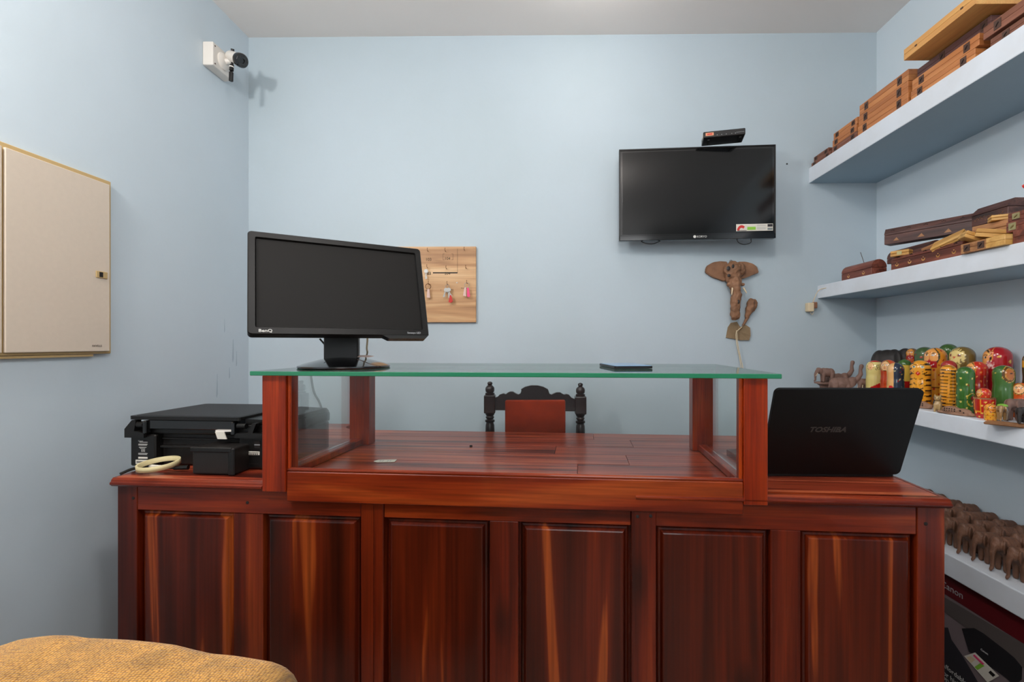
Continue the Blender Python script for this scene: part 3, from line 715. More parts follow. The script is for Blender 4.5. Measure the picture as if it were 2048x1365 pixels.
obj('cable', tube(B(), curve([(.535, .02, .01), (.545, .02, -.012), (.57, .02, -.022), (.60, .02, -.014), (.60, .02, .008)]), .002), M['cable_b'], tv)
s0 = at(1407, 291, Y=2.08)
stb = thing('set_top_box', 'small black set-top box with an orange sticker standing on the television', 'set-top box', (s0.x-.004, 2.07, tvp.z+THt+.0035), R(-13)); stb.scale = (.94, .8, .88)
obj('case', bx(0, .185, 0, .11, .006, .038, bev=.003), M['blk'], stb)
for x_ in (.02, .16): obj('foot', bx(x_, x_+.01, .02, .09, 0, .0065), M['blk_matte'], stb)
s_ = obj('sticker', bx(.010, .046, -.0008, 0, .016, .031), plain('orange_sticker', (222, 150, 110), .6), stb)
obj('sticker_print', bx(.017, .040, -.0014, -.0007, .020, .027), M['red'], s_)
for x_ in (.060, .080, .100, .124, .140): obj('indicator', bx(x_, x_+.003, -.0006, 0, .015, .018), M['grey'], stb)
obj('sticker', bx(-.0008, 0, .01, .05, .012, .03), M['label'], stb)
obj('front_print', bx(.145, .180, -.0006, 0, .0195, .0205), M['grey'], stb)

# ------------------------------------------------------------------ key board with hooks
kx1 = at(952, 500, Y=YB-.015).x; kz0 = at(900, 645, Y=YB-.015).z; kz1 = at(900, 493.5, Y=YB-.015).z
kb = thing('key_board', 'striped wooden key rack board with brass hooks on the back wall', 'key rack', (kx1-.40, YB-.016, kz0), 0)
obj('board', bx(0, .40, 0, .015, 0, kz1-kz0, bev=.001), M['keyboard_wood'], kb)
def kp(px, py): 
    q = at(px, py, Y=YB-.016); return q.x-kb.location.x, q.z-kb.location.z
hooks = [(857, 503), (892, 503), (930, 501), (856, 536), (894, 538), (933, 537), (859, 569), (896, 569), (935, 567)]
for px, py in hooks+[(822, 503), (822, 536), (822, 569)]:
    x_, z_ = kp(px, py)
    obj('hook', tube(B(), curve([(x_, 0, z_), (x_, -.014, z_-.002), (x_-.001, -.020, z_+.004), (x_-.001, -.018, z_+.013)], 4), .0013, 6), M['rust'], kb)
for s, px, py, sz in (('103', 851, 522, .020), ('104', 889, 520, .019), ('203', 850, 550, .020), ('204', 889, 550, .019), ('(', 881, 582, .012), ('Common)', 888, 581, .011), ('Kitchen', 922, 578, .009), ('20', 851, 583, .011)):
    x_, z_ = kp(px, py); text(s, sz, M['ink'], 'handwriting', kb, loc=(x_, -.0004, z_), ext=.0001)
bm = B()
for a, b, c_, d in ((886, 508, 886, 520), (886, 508, 889, 508), (886, 520, 889, 520), (906, 508, 906, 520), (903, 508, 906, 508), (903, 520, 906, 520), (915, 498, 915, 545), (866, 547, 915, 545)):
    x0, z0 = kp(a, b); x1, z1 = kp(c_, d); box(bm, min(x0, x1)-.0005, max(x0, x1)+.0005, -.0006, 0, min(z0, z1)-.0005, max(z0, z1)+.0005)
obj('pen_line', bm, M['ink'], kb)
x_, z_ = kp(914, 566); obj('white_dot', bx(x_-.003, x_+.003, -.003, 0, z_-.003, z_+.003, bev=.001), M['white'], kb)
def keyring(px, py, lb):
    x_, z_ = kp(px, py); t = thing('key_bunch', lb, 'keys', (kb.location.x+x_, YB-.016-.016, kb.location.z+z_-.004)); return t
def ringm(r=.010, th=.001):
    return tube(B(), [(r*math.sin(2*PI*k/16), 0, -r+r*math.cos(2*PI*k/16)) for k in range(17)], th, 6)
def keymesh(bm, x, z, ang, L_=.045, y=0):
    mt = Matrix.Translation((x, y, z)) @ Matrix.Rotation(ang, 4, 'Y')
    prism(bm, [(.010*math.cos(2*PI*k/12), -.010+.010*math.sin(2*PI*k/12)) for k in range(12)], -.001, .001, 'Y', mt)
    prism(bm, [(-.0025, -.018), (.0025, -.018), (.0025, -L_), (-.0025, -L_)], -.001, .001, 'Y', mt)
    prism(bm, [(.0025, -L_+.012), (.006, -L_+.012), (.006, -L_+.002), (.0025, -L_+.002)], -.001, .001, 'Y', mt)
k1 = keyring(854, 538, 'single bare metal key on the left middle hook of the key board')
bm = B(); keymesh(bm, 0, 0, .03, .048); obj('key', bm, M['metal'], k1)
k2 = keyring(858, 567, 'key ring with one pale pink tag on the bottom left hook'); obj('ring', ringm(.013, .0015), M['rust'], k2)
obj('tag', prism(B(), [(-.003, -.026), (.006, -.026), (.010, -.068), (-.006, -.066)], -.003, .003), M['palepink'], k2)
k3 = keyring(896, 569, 'bunch of silver keys with a red fob on the bottom middle hook'); obj('ring', ringm(.009), M['metal'], k3)
for (a, x, z, y) in ((.35, -.003, -.016, 0), (-.15, .003, -.018, -.004), (-.3, .006, -.016, -.008)):
    bm = B(); keymesh(bm, x, z, a, .046, y); obj('key', bm, M['metal'], k3)
obj('fob', prism(B(), [(.014, -.052), (.020, -.050), (.028, -.080), (.020, -.088), (.008, -.084)], -.010, -.004), M['red'], k3)
k4 = keyring(935, 565, 'key ring with a pale tag and a hot pink tag on the bottom right hook'); obj('ring', ringm(.012), M['metal'], k4)
obj('tag', prism(B(), [(-.012, -.024), (-.004, -.022), (-.004, -.066), (-.018, -.062)], -.003, .001), M['palepink'], k4)
obj('tag', prism(B(), [(.001, -.024), (.010, -.026), (.016, -.064), (.012, -.070), (.002, -.068)], -.007, -.003), M['pink'], k4)

# ------------------------------------------------------------------ elephant head carving on the wall
eh = thing('elephant_head_carving', 'rough brown wooden elephant head carving hung beneath the television', 'wall carving', wallp(1462, 528, .0))
S_ = 2.26/930.
def E(px, py, y=0): return Vector(((px-1462)*S_, y, (528-py)*S_))
bm = B()
ell(bm, E(1460, 548, -.030), (.040, .032, .055)); ell(bm, E(1462, 540, -.035), (.034, .03, .035))
ell(bm, E(1464, 566, -.036), (.030, .028, .034)); ell(bm, E(1448, 543, -.036), (.016, .02, .026)); ell(bm, E(1478, 542, -.034), (.016, .02, .03))
chain(bm, [E(1463, 572, -.04), E(1466, 590, -.042), E(1463, 612, -.044), E(1463, 632, -.042)], [.026, .024, .022, .022])
ell(bm, E(1452, 571, -.034), (.009, .012, .008)); ell(bm, E(1478, 571, -.034), (.009, .012, .008))
from mathutils import noise
def rough(me, amp, sc):
    for v in me.vertices: v.co += v.normal*amp*(noise.noise(v.co*sc)+.5*noise.noise(v.co*sc*2.7))
    return me
obj('head_and_trunk', rough(fuse(bm, .0035, 1), .006, 55), M['driftwood'], eh, smooth=True)
def earpoly(pts, nm):
    bm = prism(B(), [((x-1462)*S_, (528-y)*S_) for x, y in pts], -.022, -.002)
    bmesh.ops.bevel(bm, geom=bm.edges[:], offset=.0035, segments=2, affect='EDGES')
    obj(nm, bm, M['driftwood'], eh)
earpoly([(1452, 525), (1438, 524), (1424, 526), (1412, 533), (1409, 542), (1410, 547), (1424, 556), (1436, 560), (1446, 564), (1452, 560)], 'ear')
earpoly([(1474, 525), (1488, 525), (1502, 529), (1510, 535), (1514, 547), (1500, 552), (1488, 557), (1478, 560), (1472, 556)], 'ear')
for a, b in (((1457, 578), (1454, 592)), ((1478, 578), (1483, 589))):
    obj('tusk', tube(B(), [E(*a, -.05), E(*b, -.058)], [.0045, .0022], 8), M['cable_w'], eh)
obj('hanging_ring', tube(B(), [E(1460, 524, -.012)+Vector((.006*math.sin(2*PI*k/14), 0, .006*math.cos(2*PI*k/14))) for k in range(15)], .0012, 6), M['rust'], eh)
for (x, y, rx, rz) in ((1447, 541, .009, .011), (1448, 555, .008, .008), (1456, 537, .006, .010), (1466, 606, .006, .010)):
    obj('carved_hollow', ell(B(), E(x, y, -.062 if y < 600 else -.064), (rx, .003, rz), sub=2), M['elephant_black'], eh)
wc = thing('wooden_leaf_carving', 'brown leaf-shaped wooden piece above the broken plaster patch', 'wall carving', wallp(1500, 625, 0))
def W(px, py, y=0): return Vector(((px-1500)*S_, y, (625-py)*S_))
bm = B()
chain(bm, [W(1500, 604, -.012), W(1497, 617, -.016), W(1492, 634, -.014)], [.016, .020, .010]); ell(bm, W(1505, 612, -.01), (.020, .008, .034), Matrix.Rotation(.25, 3, 'Y'))
obj('leaf', rough(fuse(bm, .0035, 1), .005, 55), M['driftwood'], wc, smooth=True)
obj('stem', tube(B(), [W(1492, 637, -.012), W(1486, 648, -.014), W(1483, 652, -.012)], [.008, .006, .004]), M['driftwood'], wc)
wr = thing('twin_wire', 'two thin cream wires coming out of the broken plaster patch', 'wire', wallp(1472, 660, .01))
a0 = wr.location
for dx, pts in ((0, [(1484, 654), (1474, 663), (1474, 668), (1476, 690), (1481, 715), (1487, 745), (1490, 800)]), (1, [(1473, 661), (1472, 672), (1474, 692), (1479, 715), (1483, 745), (1486, 800)])):
    obj('wire', tube(B(), curve([at(x, y, Y=YB-.018-dx*.004)-a0 for x, y in pts], 6), .0018, 7), M['cable_w'], wr)

# ------------------------------------------------------------------ carved chair behind the desk
S2 = 2.05/930.
c0 = at(1070, 770, Y=2.05)
ch = thing('carved_chair', 'dark carved wooden chair with turned posts and rust velvet back', 'chair', (c0.x, 2.05, 0), R(2))
def K(px, py): return ((px-1070)*S2, HC-(py-688)*S2)
def turned(px, y0):
    x_, _ = K(px, 0); z = lambda p: HC-(p-688)*S2
    d = y0-764
    prof = [(.020, z(868+d)-.28), (.017, z(868+d)-.1), (.021, z(868+d)), (.0195, z(850+d)), (.016, z(845+d)), (.021, z(843.5+d)), (.021, z(840+d)), (.014, z(838.5+d)), (.018, z(836+d)), (.019, z(834+d)), (.015, z(832+d)), (.0195, z(829+d)), (.021, z(825+d)), (.021, z(824+d))]
    obj('turned_post', lathe(B(), prof, 24, x_, 0), M['chairwood'], ch, smooth=True, angle=60)
    obj('post_block', bx(x_-.0245, x_+.0245, -.024, .024, z(826+d), z(790+d), bev=.004, seg=2), M['chairwood'], ch)
    prof = [(.0205, z(790+d)), (.021, z(786.5+d)), (.014, z(785+d)), (.019, z(783.5+d)), (.0205, z(779+d)), (.019, z(775+d)), (.012, z(771.5+d)), (.0085, z(770.5+d)), (.0115, z(768+d)), (.0105, z(765+d)), (.004, z(763.5+d))]
    obj('finial', lathe(B(), prof, 24, x_, 0), M['chairwood'], ch, smooth=True, angle=60)
    obj('rear_leg', bx(x_-.022, x_+.022, -.022, .022, 0, z(868+d)-.28, bev=.003), M['chairwood'], ch)
turned(980, 764); turned(1161, 767)
crest = [(990, 795), (995, 794), (1000, 789), (1007, 787), (1012, 788.5), (1015, 786), (1020, 783.5), (1026, 783.5), (1032, 787), (1037, 789), (1041, 787), (1043, 781), (1042, 779), (1050, 774), (1062, 771), (1075, 771), (1087, 774), (1096, 779), (1097, 782), (1099, 788), (1103, 789.5), (1108, 787), (1113, 785), (1120, 785), (1125, 788), (1128, 789.5), (1133, 788.5), (1138, 790), (1143, 796), (1150, 799), (1153, 799), (1153, 823), (990, 820)]
obj('crest_rail', prism(B(), [K(x, y) for x, y in crest], -.013, .013), M['chairwood'], ch)
x0, z1 = K(1011, 799); x1, _ = K(1130, 801)
obj('back_cushion', bx(x0, x1, -.040, -.012, .52, z1, bev=.008, seg=3), M['velvet'], ch, smooth=True, angle=60)
xa, xb = K(980, 0)[0], K(1161, 0)[0]
obj('seat', bx(xa-.03, xb+.03, -.36, .03, .40, .47, bev=.012, seg=2), M['velvet'], ch)
obj('lower_rail', bx(xa+.02, xb-.02, -.012, .012, .52, .56), M['chairwood'], ch)
for x_ in (xa, xb): obj('front_leg', lathe(B(), [(.018, 0), (.016, .1), (.024, .2), (.018, .3), (.024, .40)], 16, x_, -.33), M['chairwood'], ch, smooth=True, angle=50)

# ------------------------------------------------------------------ sofa with chenille cover
so = thing('sofa', 'sofa with a mustard chenille cover in the bottom left foreground', 'sofa', (-.68, .60, 0), 0)
prof_px = [(-60, 1330), (-20, 1300), (25, 1285), (60, 1280), (95, 1276.5), (120, 1277), (150, 1282), (200, 1284), (240, 1286), (290, 1291), (330, 1296), (370, 1306), (405, 1314), (450, 1318), (495, 1325), (530, 1331), (556, 1341), (572, 1355), (582, 1380), (588, 1430)]
YS = .66
def top(x):
    xs = [at(p, q, Y=YS).x for p, q in prof_px]; zs = [at(p, q, Y=YS).z for p, q in prof_px]
    return float(np.interp(x, xs, zs))
xs = np.linspace(at(-60, 0, Y=YS).x-.30, at(588, 0, Y=YS).x, 110)
bm = B(); uvl = bm.loops.layers.uv.new('UVMap'); grid = []
rr = random.Random(2)
for i, x in enumerate(xs):
    zt = top(x); col = []
    ex = min(1, (xs[-1]-x)/.05); ex = math.sqrt(max(0, 1-(1-ex)**2))
    depth = .10*(.3+.7*ex); yc = YS
    fold = .004*math.sin(x*38)+.003*math.sin(x*71+1)
    prof = []
    for k in range(13):   # front hang, rounded top, rear hang
        a = PI*k/12; prof.append((yc-(depth*1.8 if a < PI/2 else .035)*math.cos(a), zt-.055+.055*math.sin(a)))
    pts = [(yc-depth*1.8-.03-.01*(j/6)+fold*.8, (zt-.055)*(j/6)) for j in range(6)]+prof+[(yc+.035+fold*.3, (zt-.055)*(1-j/6)) for j in range(1, 7)]
    acc = 0; last = None
    for y, z in pts:
        if last: acc += math.hypot(y-last[0], z-last[1])
        last = (y, z); col.append((bm.verts.new((x+.68, y-.60, z)), acc))
    grid.append(col)
for i in range(len(grid)-1):
    for k in range(len(grid[0])-1):
        f_ = bm.faces.new((grid[i][k][0], grid[i+1][k][0], grid[i+1][k+1][0], grid[i][k+1][0]))
        for lp_, (ii, kk) in zip(f_.loops, ((i, k), (i+1, k), (i+1, k+1), (i, k+1))):
            lp_[uvl].uv = (xs[ii]*250, grid[ii][kk][1]*330)
bm.faces.new([g[0] for g in grid[-1]])
obj('chenille_cover', bm, M['knit'], so, smooth=True)
obj('seat', bx(-.50, .24, -.95, -.12, .1, .42, bev=.03, seg=2), M['knit'], so)
bm = B()
for k in range(26):
    a = random.Random(k).random
    x_ = .315+.03*a(); z_ = .735-.04*a(); 
x_e = at(566, 1352, Y=YS).x+.68; z_e = at(566, 1352, Y=YS).z
for k in range(9):
    tube(bm, [(x_e-.03+.004*k, -.08, z_e-.012-.002*k), (x_e-.03+.004*k, -.082, z_e-.035-.002*k)], .0016, 6)

# ------------------------------------------------------------------ shelf 1: flat hinged wooden boxes
Z1 = 2.008
def hinged(name, label, y0, y1, z, h, mat, x0=1.272, dep=.16, clasps=(.16, .84), group=None, mt=None, split=.5, claspm='clasp', rz=0, cat='box', ang=None, inlay=None):
    """box lying with its long face towards the room; local x = depth, local y = length"""
    L_ = y1-y0
    t = thing(name, label, cat, (x0, y0, z), rz, group)
    m = M[mat] if isinstance(mat, str) else mat
    hb = h*split; hb = round(hb, 4)
    obj('box_base', bx(0, dep, 0, L_, 0, hb-.0002, bev=.0007), m, t)
    obj('box_lid', bx(0, dep, 0, L_, hb+.0002, h-.0004, bev=.0009), m, t)
    obj('lid_seam', bx(.003, dep-.003, .003, L_-.003, hb-.001, hb+.001), m, t)
    for f in clasps:
        c = obj('clasp', bx(-.0012, .0005, f*L_-.0105, f*L_+.0105, hb-h*.34, hb+h*.34), M[claspm], t)
        obj('clasp_hook', tube(B(), [(-.002, f*L_-.004, hb+h*.12), (-.003, f*L_, hb-h*.02), (-.002, f*L_+.004, hb-h*.16)], .0012, 6), M['dark' if claspm == 'clasp' else claspm], c)
    return t
g1 = 'flat hinged wooden boxes on the top shelf'
stackA = [(1.925, 2.20)]
def Y1(c, Xp=1.275): return at(1560+c/3.412, 300, X=Xp).y
ya1 = min(YB-.004, Y1(212)); ya0 = Y1(331)
hinged('wooden_box', 'small dark brown box, lower of the pair touching the back wall on the top shelf', ya0-.02, ya1, Z1, .021, 'box_brown', group=g1)
hinged('wooden_box', 'small brown box, upper of the pair touching the back wall on the top shelf', ya0+.002, ya1-.012, Z1+.0215, .024, 'box_brown', group=g1, x0=1.276)
yb0, yb1 = Y1(530), Y1(336)-.024
hinged('wooden_box', 'dark brown bottom box of the three-box stack second from the back wall', yb0, yb1, Z1, .029, 'box_brown', group=g1)
hinged('wooden_box', 'orange middle box of the three-box stack second from the back wall', yb0+.004, yb1-.004, Z1+.0295, .029, 'box_orange', group=g1, x0=1.273)
hinged('wooden_box', 'orange top box of the three-box stack second from the back wall', yb0+.002, yb1-.008, Z1+.059, .029, 'box_orange', group=g1, x0=1.275)
yc0, yc1 = Y1(883), Y1(533)-.002
hinged('wooden_box', 'wide orange box, bottom of the tall stack in the middle of the top shelf', yc0+.002, yc1, Z1, .041, 'box_orange', group=g1, dep=.2)
hinged('wooden_box', 'wide orange box in the middle of the tall stack on the top shelf', yc0+.004, yc1-.004, Z1+.0415, .041, 'box_orange', group=g1, dep=.2, x0=1.273)
hinged('wooden_box', 'wide orange box on top of the tall stack, left of the purple-brown box', yc0+.003, yc1-.008, Z1+.083, .041, 'box_orange', group=g1, dep=.2, x0=1.274)
yd0, yd1 = Y1(1338), Y1(890)-.006
hinged('wooden_box', 'long orange box on the shelf board beneath another long orange box', yd0, yd1, Z1, .034, 'box_orange', group=g1, dep=.2)
hinged('wooden_box', 'long orange box directly under the purple-brown box', yd0-.012, yd1-.004, Z1+.0345, .036, 'box_orange', group=g1, dep=.2, x0=1.273)
hinged('wooden_box', 'dark purple-brown box beneath the light orange box that juts out over the shelf', yd0-.035, yd1-.01, Z1+.071, .036, 'box_purple', group=g1, dep=.2, x0=1.286, clasps=(.08, .62))
ye1 = at(1972, 100, X=1.275).y
hinged('wooden_box', 'reddish-brown lower box nearest the viewer at the right edge of the photo', ye1-.30, ye1-.014, Z1, .028, 'box_brown', group=g1, dep=.2, clasps=(.84, .3), x0=1.274)
hinged('wooden_box', 'reddish-brown upper box nearest the viewer at the right edge of the photo', ye1-.31, ye1, Z1+.034, .037, 'box_brown', group=g1, dep=.2, clasps=(.86, .3), x0=1.267)
bt = hinged('wooden_box', 'large light orange box on top of all, jutting out over the shelf edge', 1.325, 1.588, Z1+.110, .037, 'box_light', group=g1, dep=.24, x0=1.205, clasps=())
for f in (.16, .80): obj('pin_hinge', bx(-.0015, .0, .263*f-.004, .263*f+.004, .016, .021), M['clasp'], bt)

# ------------------------------------------------------------------ shelf 2: incense boxes
Z2 = 1.440
def coffin(name, label, L_, W_, hb, hl, mat, loc, rot=(0, 0, 0), style='chamfer', moons=0, holes=0, group='carved incense boxes', cat='box', side=-1, carve=0, tri=0):
    """incense box: local x = length, y = width, z = up; lid chamfered or arched"""
    t = thing(name, label, cat, loc, 0, group, rot); m = M[mat]
    obj('box_base', bx(0, L_, 0, W_, 0, hb-.0006, bev=.0012), m, t)
    if style == 'chamfer': sec = [(0, hb+.0006), (W_, hb+.0006), (W_, hb+hl*.25), (W_*.80, hb+hl), (W_*.20, hb+hl), (0, hb+hl*.25)]
    elif style == 'arch': sec = [(W_, hb+.0006)]+[(W_/2+W_/2*math.cos(PI*k/14), hb+.001+hl*math.sin(PI*k/14)) for k in range(15)]+[(0, hb+.0006)]; sec = [s for i, s in enumerate(sec) if i == 0 or (abs(s[0]-sec[i-1][0])+abs(s[1]-sec[i-1][1])) > 1e-4]
    else: sec = [(0, hb+.0006), (W_, hb+.0006), (W_, hb+hl), (0, hb+hl)]
    obj('box_lid', prism(B(), sec, 0, L_, 'X'), m, t)
    for k in range(moons):
        x = L_*(k+.5)/moons
        pts = [(x+.0075*math.cos(R(a)), hb*.52+.0075*math.sin(R(a))) for a in range(170, 371, 20)]+[(x+.0058*math.cos(R(a)), hb*.52+.002+.0058*math.sin(R(a))) for a in range(360, 179, -20)]
        obj('moon_inlay', prism(B(), pts, -.0007, .0004), M['inc_yellow'], t)
        obj('star_inlay', bx(x-.0015, x+.0015, -.0007, .0004, hb*.52+.004, hb*.52+.007), M['inc_yellow'], t)
    if holes:
        bm = B()
        for k in range(holes):
            for d in (-.005, 0, .005):
                x = L_*(k+.5)/holes+d
                y = W_*.10; z = hb+hl*.62+(.002 if d == 0 else 0)
                tube(bm, [(x, y-.0012, z-.001+.001), (x, y+.003, z+.001)], .0016, 6)
        o = obj('smoke_hole', bm, M['dark'], t)
    if tri:
        for k in range(tri):
            x = L_*(k+.5)/tri
            obj('triangle_inlay', prism(B(), [(x-.011, hb*.25), (x+.011, hb*.25), (x+.002, hb*.62)], -.0007, .0004), M['inc_tan'], t)
    if carve:
        bm = B(); q = random.Random(5)
        for k in range(carve):
            x = L_*(.1+.8*k/carve); z = hb*(.35+.3*q.random())
            tube(bm, [(x, -.0008, z), (x+.004, -.0008, z+.004*(1 if k % 2 else -1))], .0009, 5)
        obj('carved_band', bm, M['inc_tan'], t)
    return t
def along(Xp, y_far, z): return (Xp, y_far, z)
RZ_ = -PI/2      # local x runs from the back wall towards the viewer, local y away from the room
def cof(label, yfar, ynear, Xp, z, W_, hb, hl, mat, style, dz=0, **k):
    L_ = math.hypot(yfar-ynear, dz)
    ang = math.atan2(dz, yfar-ynear)
    # rotate: x' -> -Y ; y' -> +X
    t = coffin('incense_box', label, L_, W_, hb, hl, mat, (Xp, yfar, z), (0, 0, 0), style, **k)
    t.rotation_mode = 'XYZ'
    t.matrix_world = Matrix.Translation((Xp, yfar, z)) @ Matrix.Rotation(-PI/2, 4, 'Z') @ Matrix.Rotation(-ang, 4, 'Y')
    bpy.context.view_layer.update()
    return t
def Y2(px, Xp): return at(px, 500, X=Xp).y
cof('small dark arched incense box nearest the back wall at the shelf edge', Y2(1684, 1.32), Y2(1744, 1.32), 1.318, Z2, .062, .032, .032, 'inc_red', 'arch', moons=2)
tb = cof('long reddish incense box with crescent moon inlays at the shelf edge', Y2(1783, 1.318), Y2(1926, 1.318), 1.316, Z2, .055, .036, .014, 'inc_red', 'chamfer', moons=5, holes=5)
cof('dark arched incense box lying on the moon-inlaid box with its end to the viewer', 1.905, 1.70, 1.378, Z2+.043, .060, .018, .034, 'inc_dark', 'arch', dz=-.0)
# supporting boxes at the back of the shelf, seen in the gaps
cof('dark low box glimpsed in the gap behind the moon-inlaid box', 1.95, 1.50, 1.455, Z2, .060, .045, .045, 'inc_dark', 'flat')
# long box lying diagonally above
a_ = Vector((1.335, 1.86, 1.552)); b_ = Vector((1.50, 1.585, 1.546)); d_ = b_-a_
t = coffin('incense_box', 'long dark incense box with triangle inlays, highest at the left of the heap', d_.length, .048, .036, .026, 'inc_dark', a_, (0, 0, math.atan2(d_.y, d_.x)), 'chamfer', tri=4, holes=6)
y0_, y1_ = Y2(1943, 1.43), Y2(2016, 1.43)
t = cof('dark trunk-shaped box with a carved band on top of the heap at the right', y0_, y1_, 1.43, 1.553, .11, .036, .026, 'inc_dark', 'chamfer', carve=16)
cof('long dark arched box lying under the trunk-shaped box', 1.66, Y2(1976, 1.39), 1.385, Z2+.052, .052, .018, .026, 'inc_dark', 'arch')
cof('reddish box low behind the pile of yellow boxes, bearing the heap', 1.46, 1.25, 1.45, Z2, .10, .055, .054, 'inc_red', 'flat')
def small(label, px, py, Xp, size, mat, rot, z=None, claspm=None, name='small_box', group='little pale wooden boxes on the second shelf'):
    q = at(px, py, X=Xp)
    if z is not None: q.z = z
    t = thing(name, label, 'box', q, 0, group, rot); L_, W_, H_ = size; m = M[mat]
    obj('box_base', bx(-L_/2, L_/2, -W_/2, W_/2, 0, H_*.5-.0005, bev=.001), m, t)
    obj('box_lid', bx(-L_/2, L_/2, -W_/2, W_/2, H_*.5+.0005, H_, bev=.0015), m, t)
    if claspm: obj('clasp', bx(-.008, .008, -W_/2-.001, -W_/2+.0005, H_*.2, H_*.8), M[claspm], t)
    return t
small('tiny yellow box with brass clasp sitting on the moon-inlaid box', 1803, 506, 1.335, (.062, .030, .021), 'inc_yellow', (0, 0, R(-62)), z=Z2+.051, claspm='brass')
small('brown arched box end leaning behind the open tan box', 1878, 484, 1.39, (.07, .05, .03), 'inc_tan', (R(18), R(-18), R(-66)), z=Z2+.052)
small('thin tan box tilted on edge above the moon-inlaid box', 1899, 483, 1.345, (.095, .045, .014), 'inc_yellow', (R(40), R(-17), R(-72)), z=Z2+.060)
small('yellow box tilted steeply left, leaning on the flat clasp box', 1946, 489, 1.335, (.068, .045, .022), 'inc_yellow', (R(0), R(24), R(-20)), z=Z2+.040)
small('yellow box leaning right with its dark end towards the viewer', 1982, 484, 1.340, (.075, .050, .024), 'inc_yellow', (R(10), R(12), R(-38)), z=Z2+.042)
small('tan box behind the two leaning yellow boxes', 1992, 474, 1.385, (.10, .05, .04), 'inc_tan', (0, 0, R(-80)), z=Z2+.052)
small('pale yellow box wedged under the dark trunk-shaped box', 2001, 448, 1.375, (.05, .04, .016), 'inc_yellow', (0, 0, R(-30)), z=Z2+.093)
yk0, yk1 = at(2013, 500, X=1.292).y, at(1922, 500, X=1.292).y
hinged('flat_box', 'yellow flat box, right of the orange-brown one at the shelf edge', yk0, yk0+.058, Z2, .030, 'inc_yellow', x0=1.288, dep=.09, clasps=(), group='little pale wooden boxes on the second shelf')
hinged('flat_box', 'orange-brown flat box overhanging the shelf edge under the yellow boxes', yk0+.059, yk1, Z2, .030, 'inc_tan', x0=1.291, dep=.09, clasps=(.2, .75), group='little pale wooden boxes on the second shelf')
g2 = 'reddish hinged boxes stacked at the right edge of the second shelf'
yk = at(2010, 480, X=1.31).y-.004
hinged('flat_box', 'reddish box without clasp, bottom of the stack at the right edge', yk0-.20, yk0-.003, Z2, .036, 'inc_red', x0=1.306, dep=.13, clasps=(), group=g2)
hinged('flat_box', 'dark reddish box with brass clasp in the middle of the right edge stack', yk-.18, yk+.003, Z2+.0365, .030, 'inc_red', x0=1.312, dep=.13, clasps=(.90,), claspm='brass', group=g2)
hinged('flat_box', 'orange-red box with brass clasp on top of the right edge stack', yk-.17, yk, Z2+.067, .024, 'inc_red', x0=1.314, dep=.12, clasps=(.86,), claspm='brass', group=g2)
q = at(2046, 402, X=1.40)
rd = obj('red_ribbon', tube(B(), curve([(0, 0, 0), (.006, -.015, .006), (.0, -.03, -.004), (.004, -.045, .004)]), .006, 8), M['red'], loc=q); tag(rd, 'bright red ribbon on the trunk-shaped box at the right edge', 'ribbon')
rd.location.z = 1.622; 
q0, q1 = at(1721, 505, X=1.345), at(1729, 523, X=1.345)
inc = obj('incense_stick', tube(B(), [q0, q1+Vector((0, 0, -.012))], .0011, 6), M['clasp']); tag(inc, 'thin dark incense stick poking up behind the small arched box', 'incense stick')
# adapter and cable at the shelf's left end
pa = thing('wall_adapter', 'cream plug adapter with a brown connector hanging at the shelf end on the back wall', 'adapter', at(1616, 616, Y=YB-.001))
obj('plug_body', bx(-.015, .013, -.032, 0, -.020, .022, bev=.004, seg=2), M['cable_w'], pa)
obj('connector', bx(.013, .032, -.026, -.004, -.004, .026, bev=.003), plain('brown_plastic', (140, 96, 72), .5), pa)
bm = B(); tube(bm, curve([(.014, -.012, .018), (.022, -.02, .05), (.036, -.03, .082), (.05, -.08, .0885), (.07, -.2, .0885)], 6), .0018, 6); o = obj('cord', bm, M['cable_w'], pa)
tube_ = obj('cord', tube(B(), curve([(.0, -.018, -.020), (.008, -.02, -.034), (.016, -.02, -.022)], 5), .0012, 6), M['cable_w'], pa)

# ------------------------------------------------------------------ elephants
def elephant(trunk='down', vox=.03, tail=True):
    """unit elephant, facing +x, standing on z=0, about 1 long and 0.9 high"""
    bm = B()
    ell(bm, (.02, 0, .60), (.40, .235, .27)); ell(bm, (-.20, 0, .60), (.22, .22, .26)); ell(bm, (.20, 0, .63), (.22, .22, .25))
    ell(bm, (.46, 0, .70), (.18, .155, .20)); ell(bm, (.50, 0, .78), (.12, .12, .12)); ell(bm, (.36, 0, .68), (.16, .17, .18))
    for sx in (-.24, .24):
        for sy in (-.125, .125): chain(bm, [(sx, sy, .5), (sx+.01, sy, .25), (sx+.01, sy, .075)], [.125, .095, .09], 5)
    for s in (-1, 1): ell(bm, (.37, s*.17, .66), (.13, .045, .19), Matrix.Rotation(s*.35, 3, 'Z'))
    if trunk == 'down': chain(bm, [(.58, 0, .66), (.66, 0, .48), (.67, 0, .28), (.66, 0, .12), (.72, 0, .06)], [.105, .085, .068, .055, .05], 5)
    else: chain(bm, [(.52, 0, .70), (.68, 0, .84), (.79, 0, 1.0), (.78, 0, 1.2), (.82, 0, 1.34)], [.12, .10, .085, .065, .085], 6)
    if tail: chain(bm, [(-.40, 0, .68), (-.44, 0, .45), (-.42, 0, .28)], [.035, .028, .035], 5)
    return fuse(bm, vox, 2)
me_down = elephant('down', .024); me_up = elephant('up', .022)
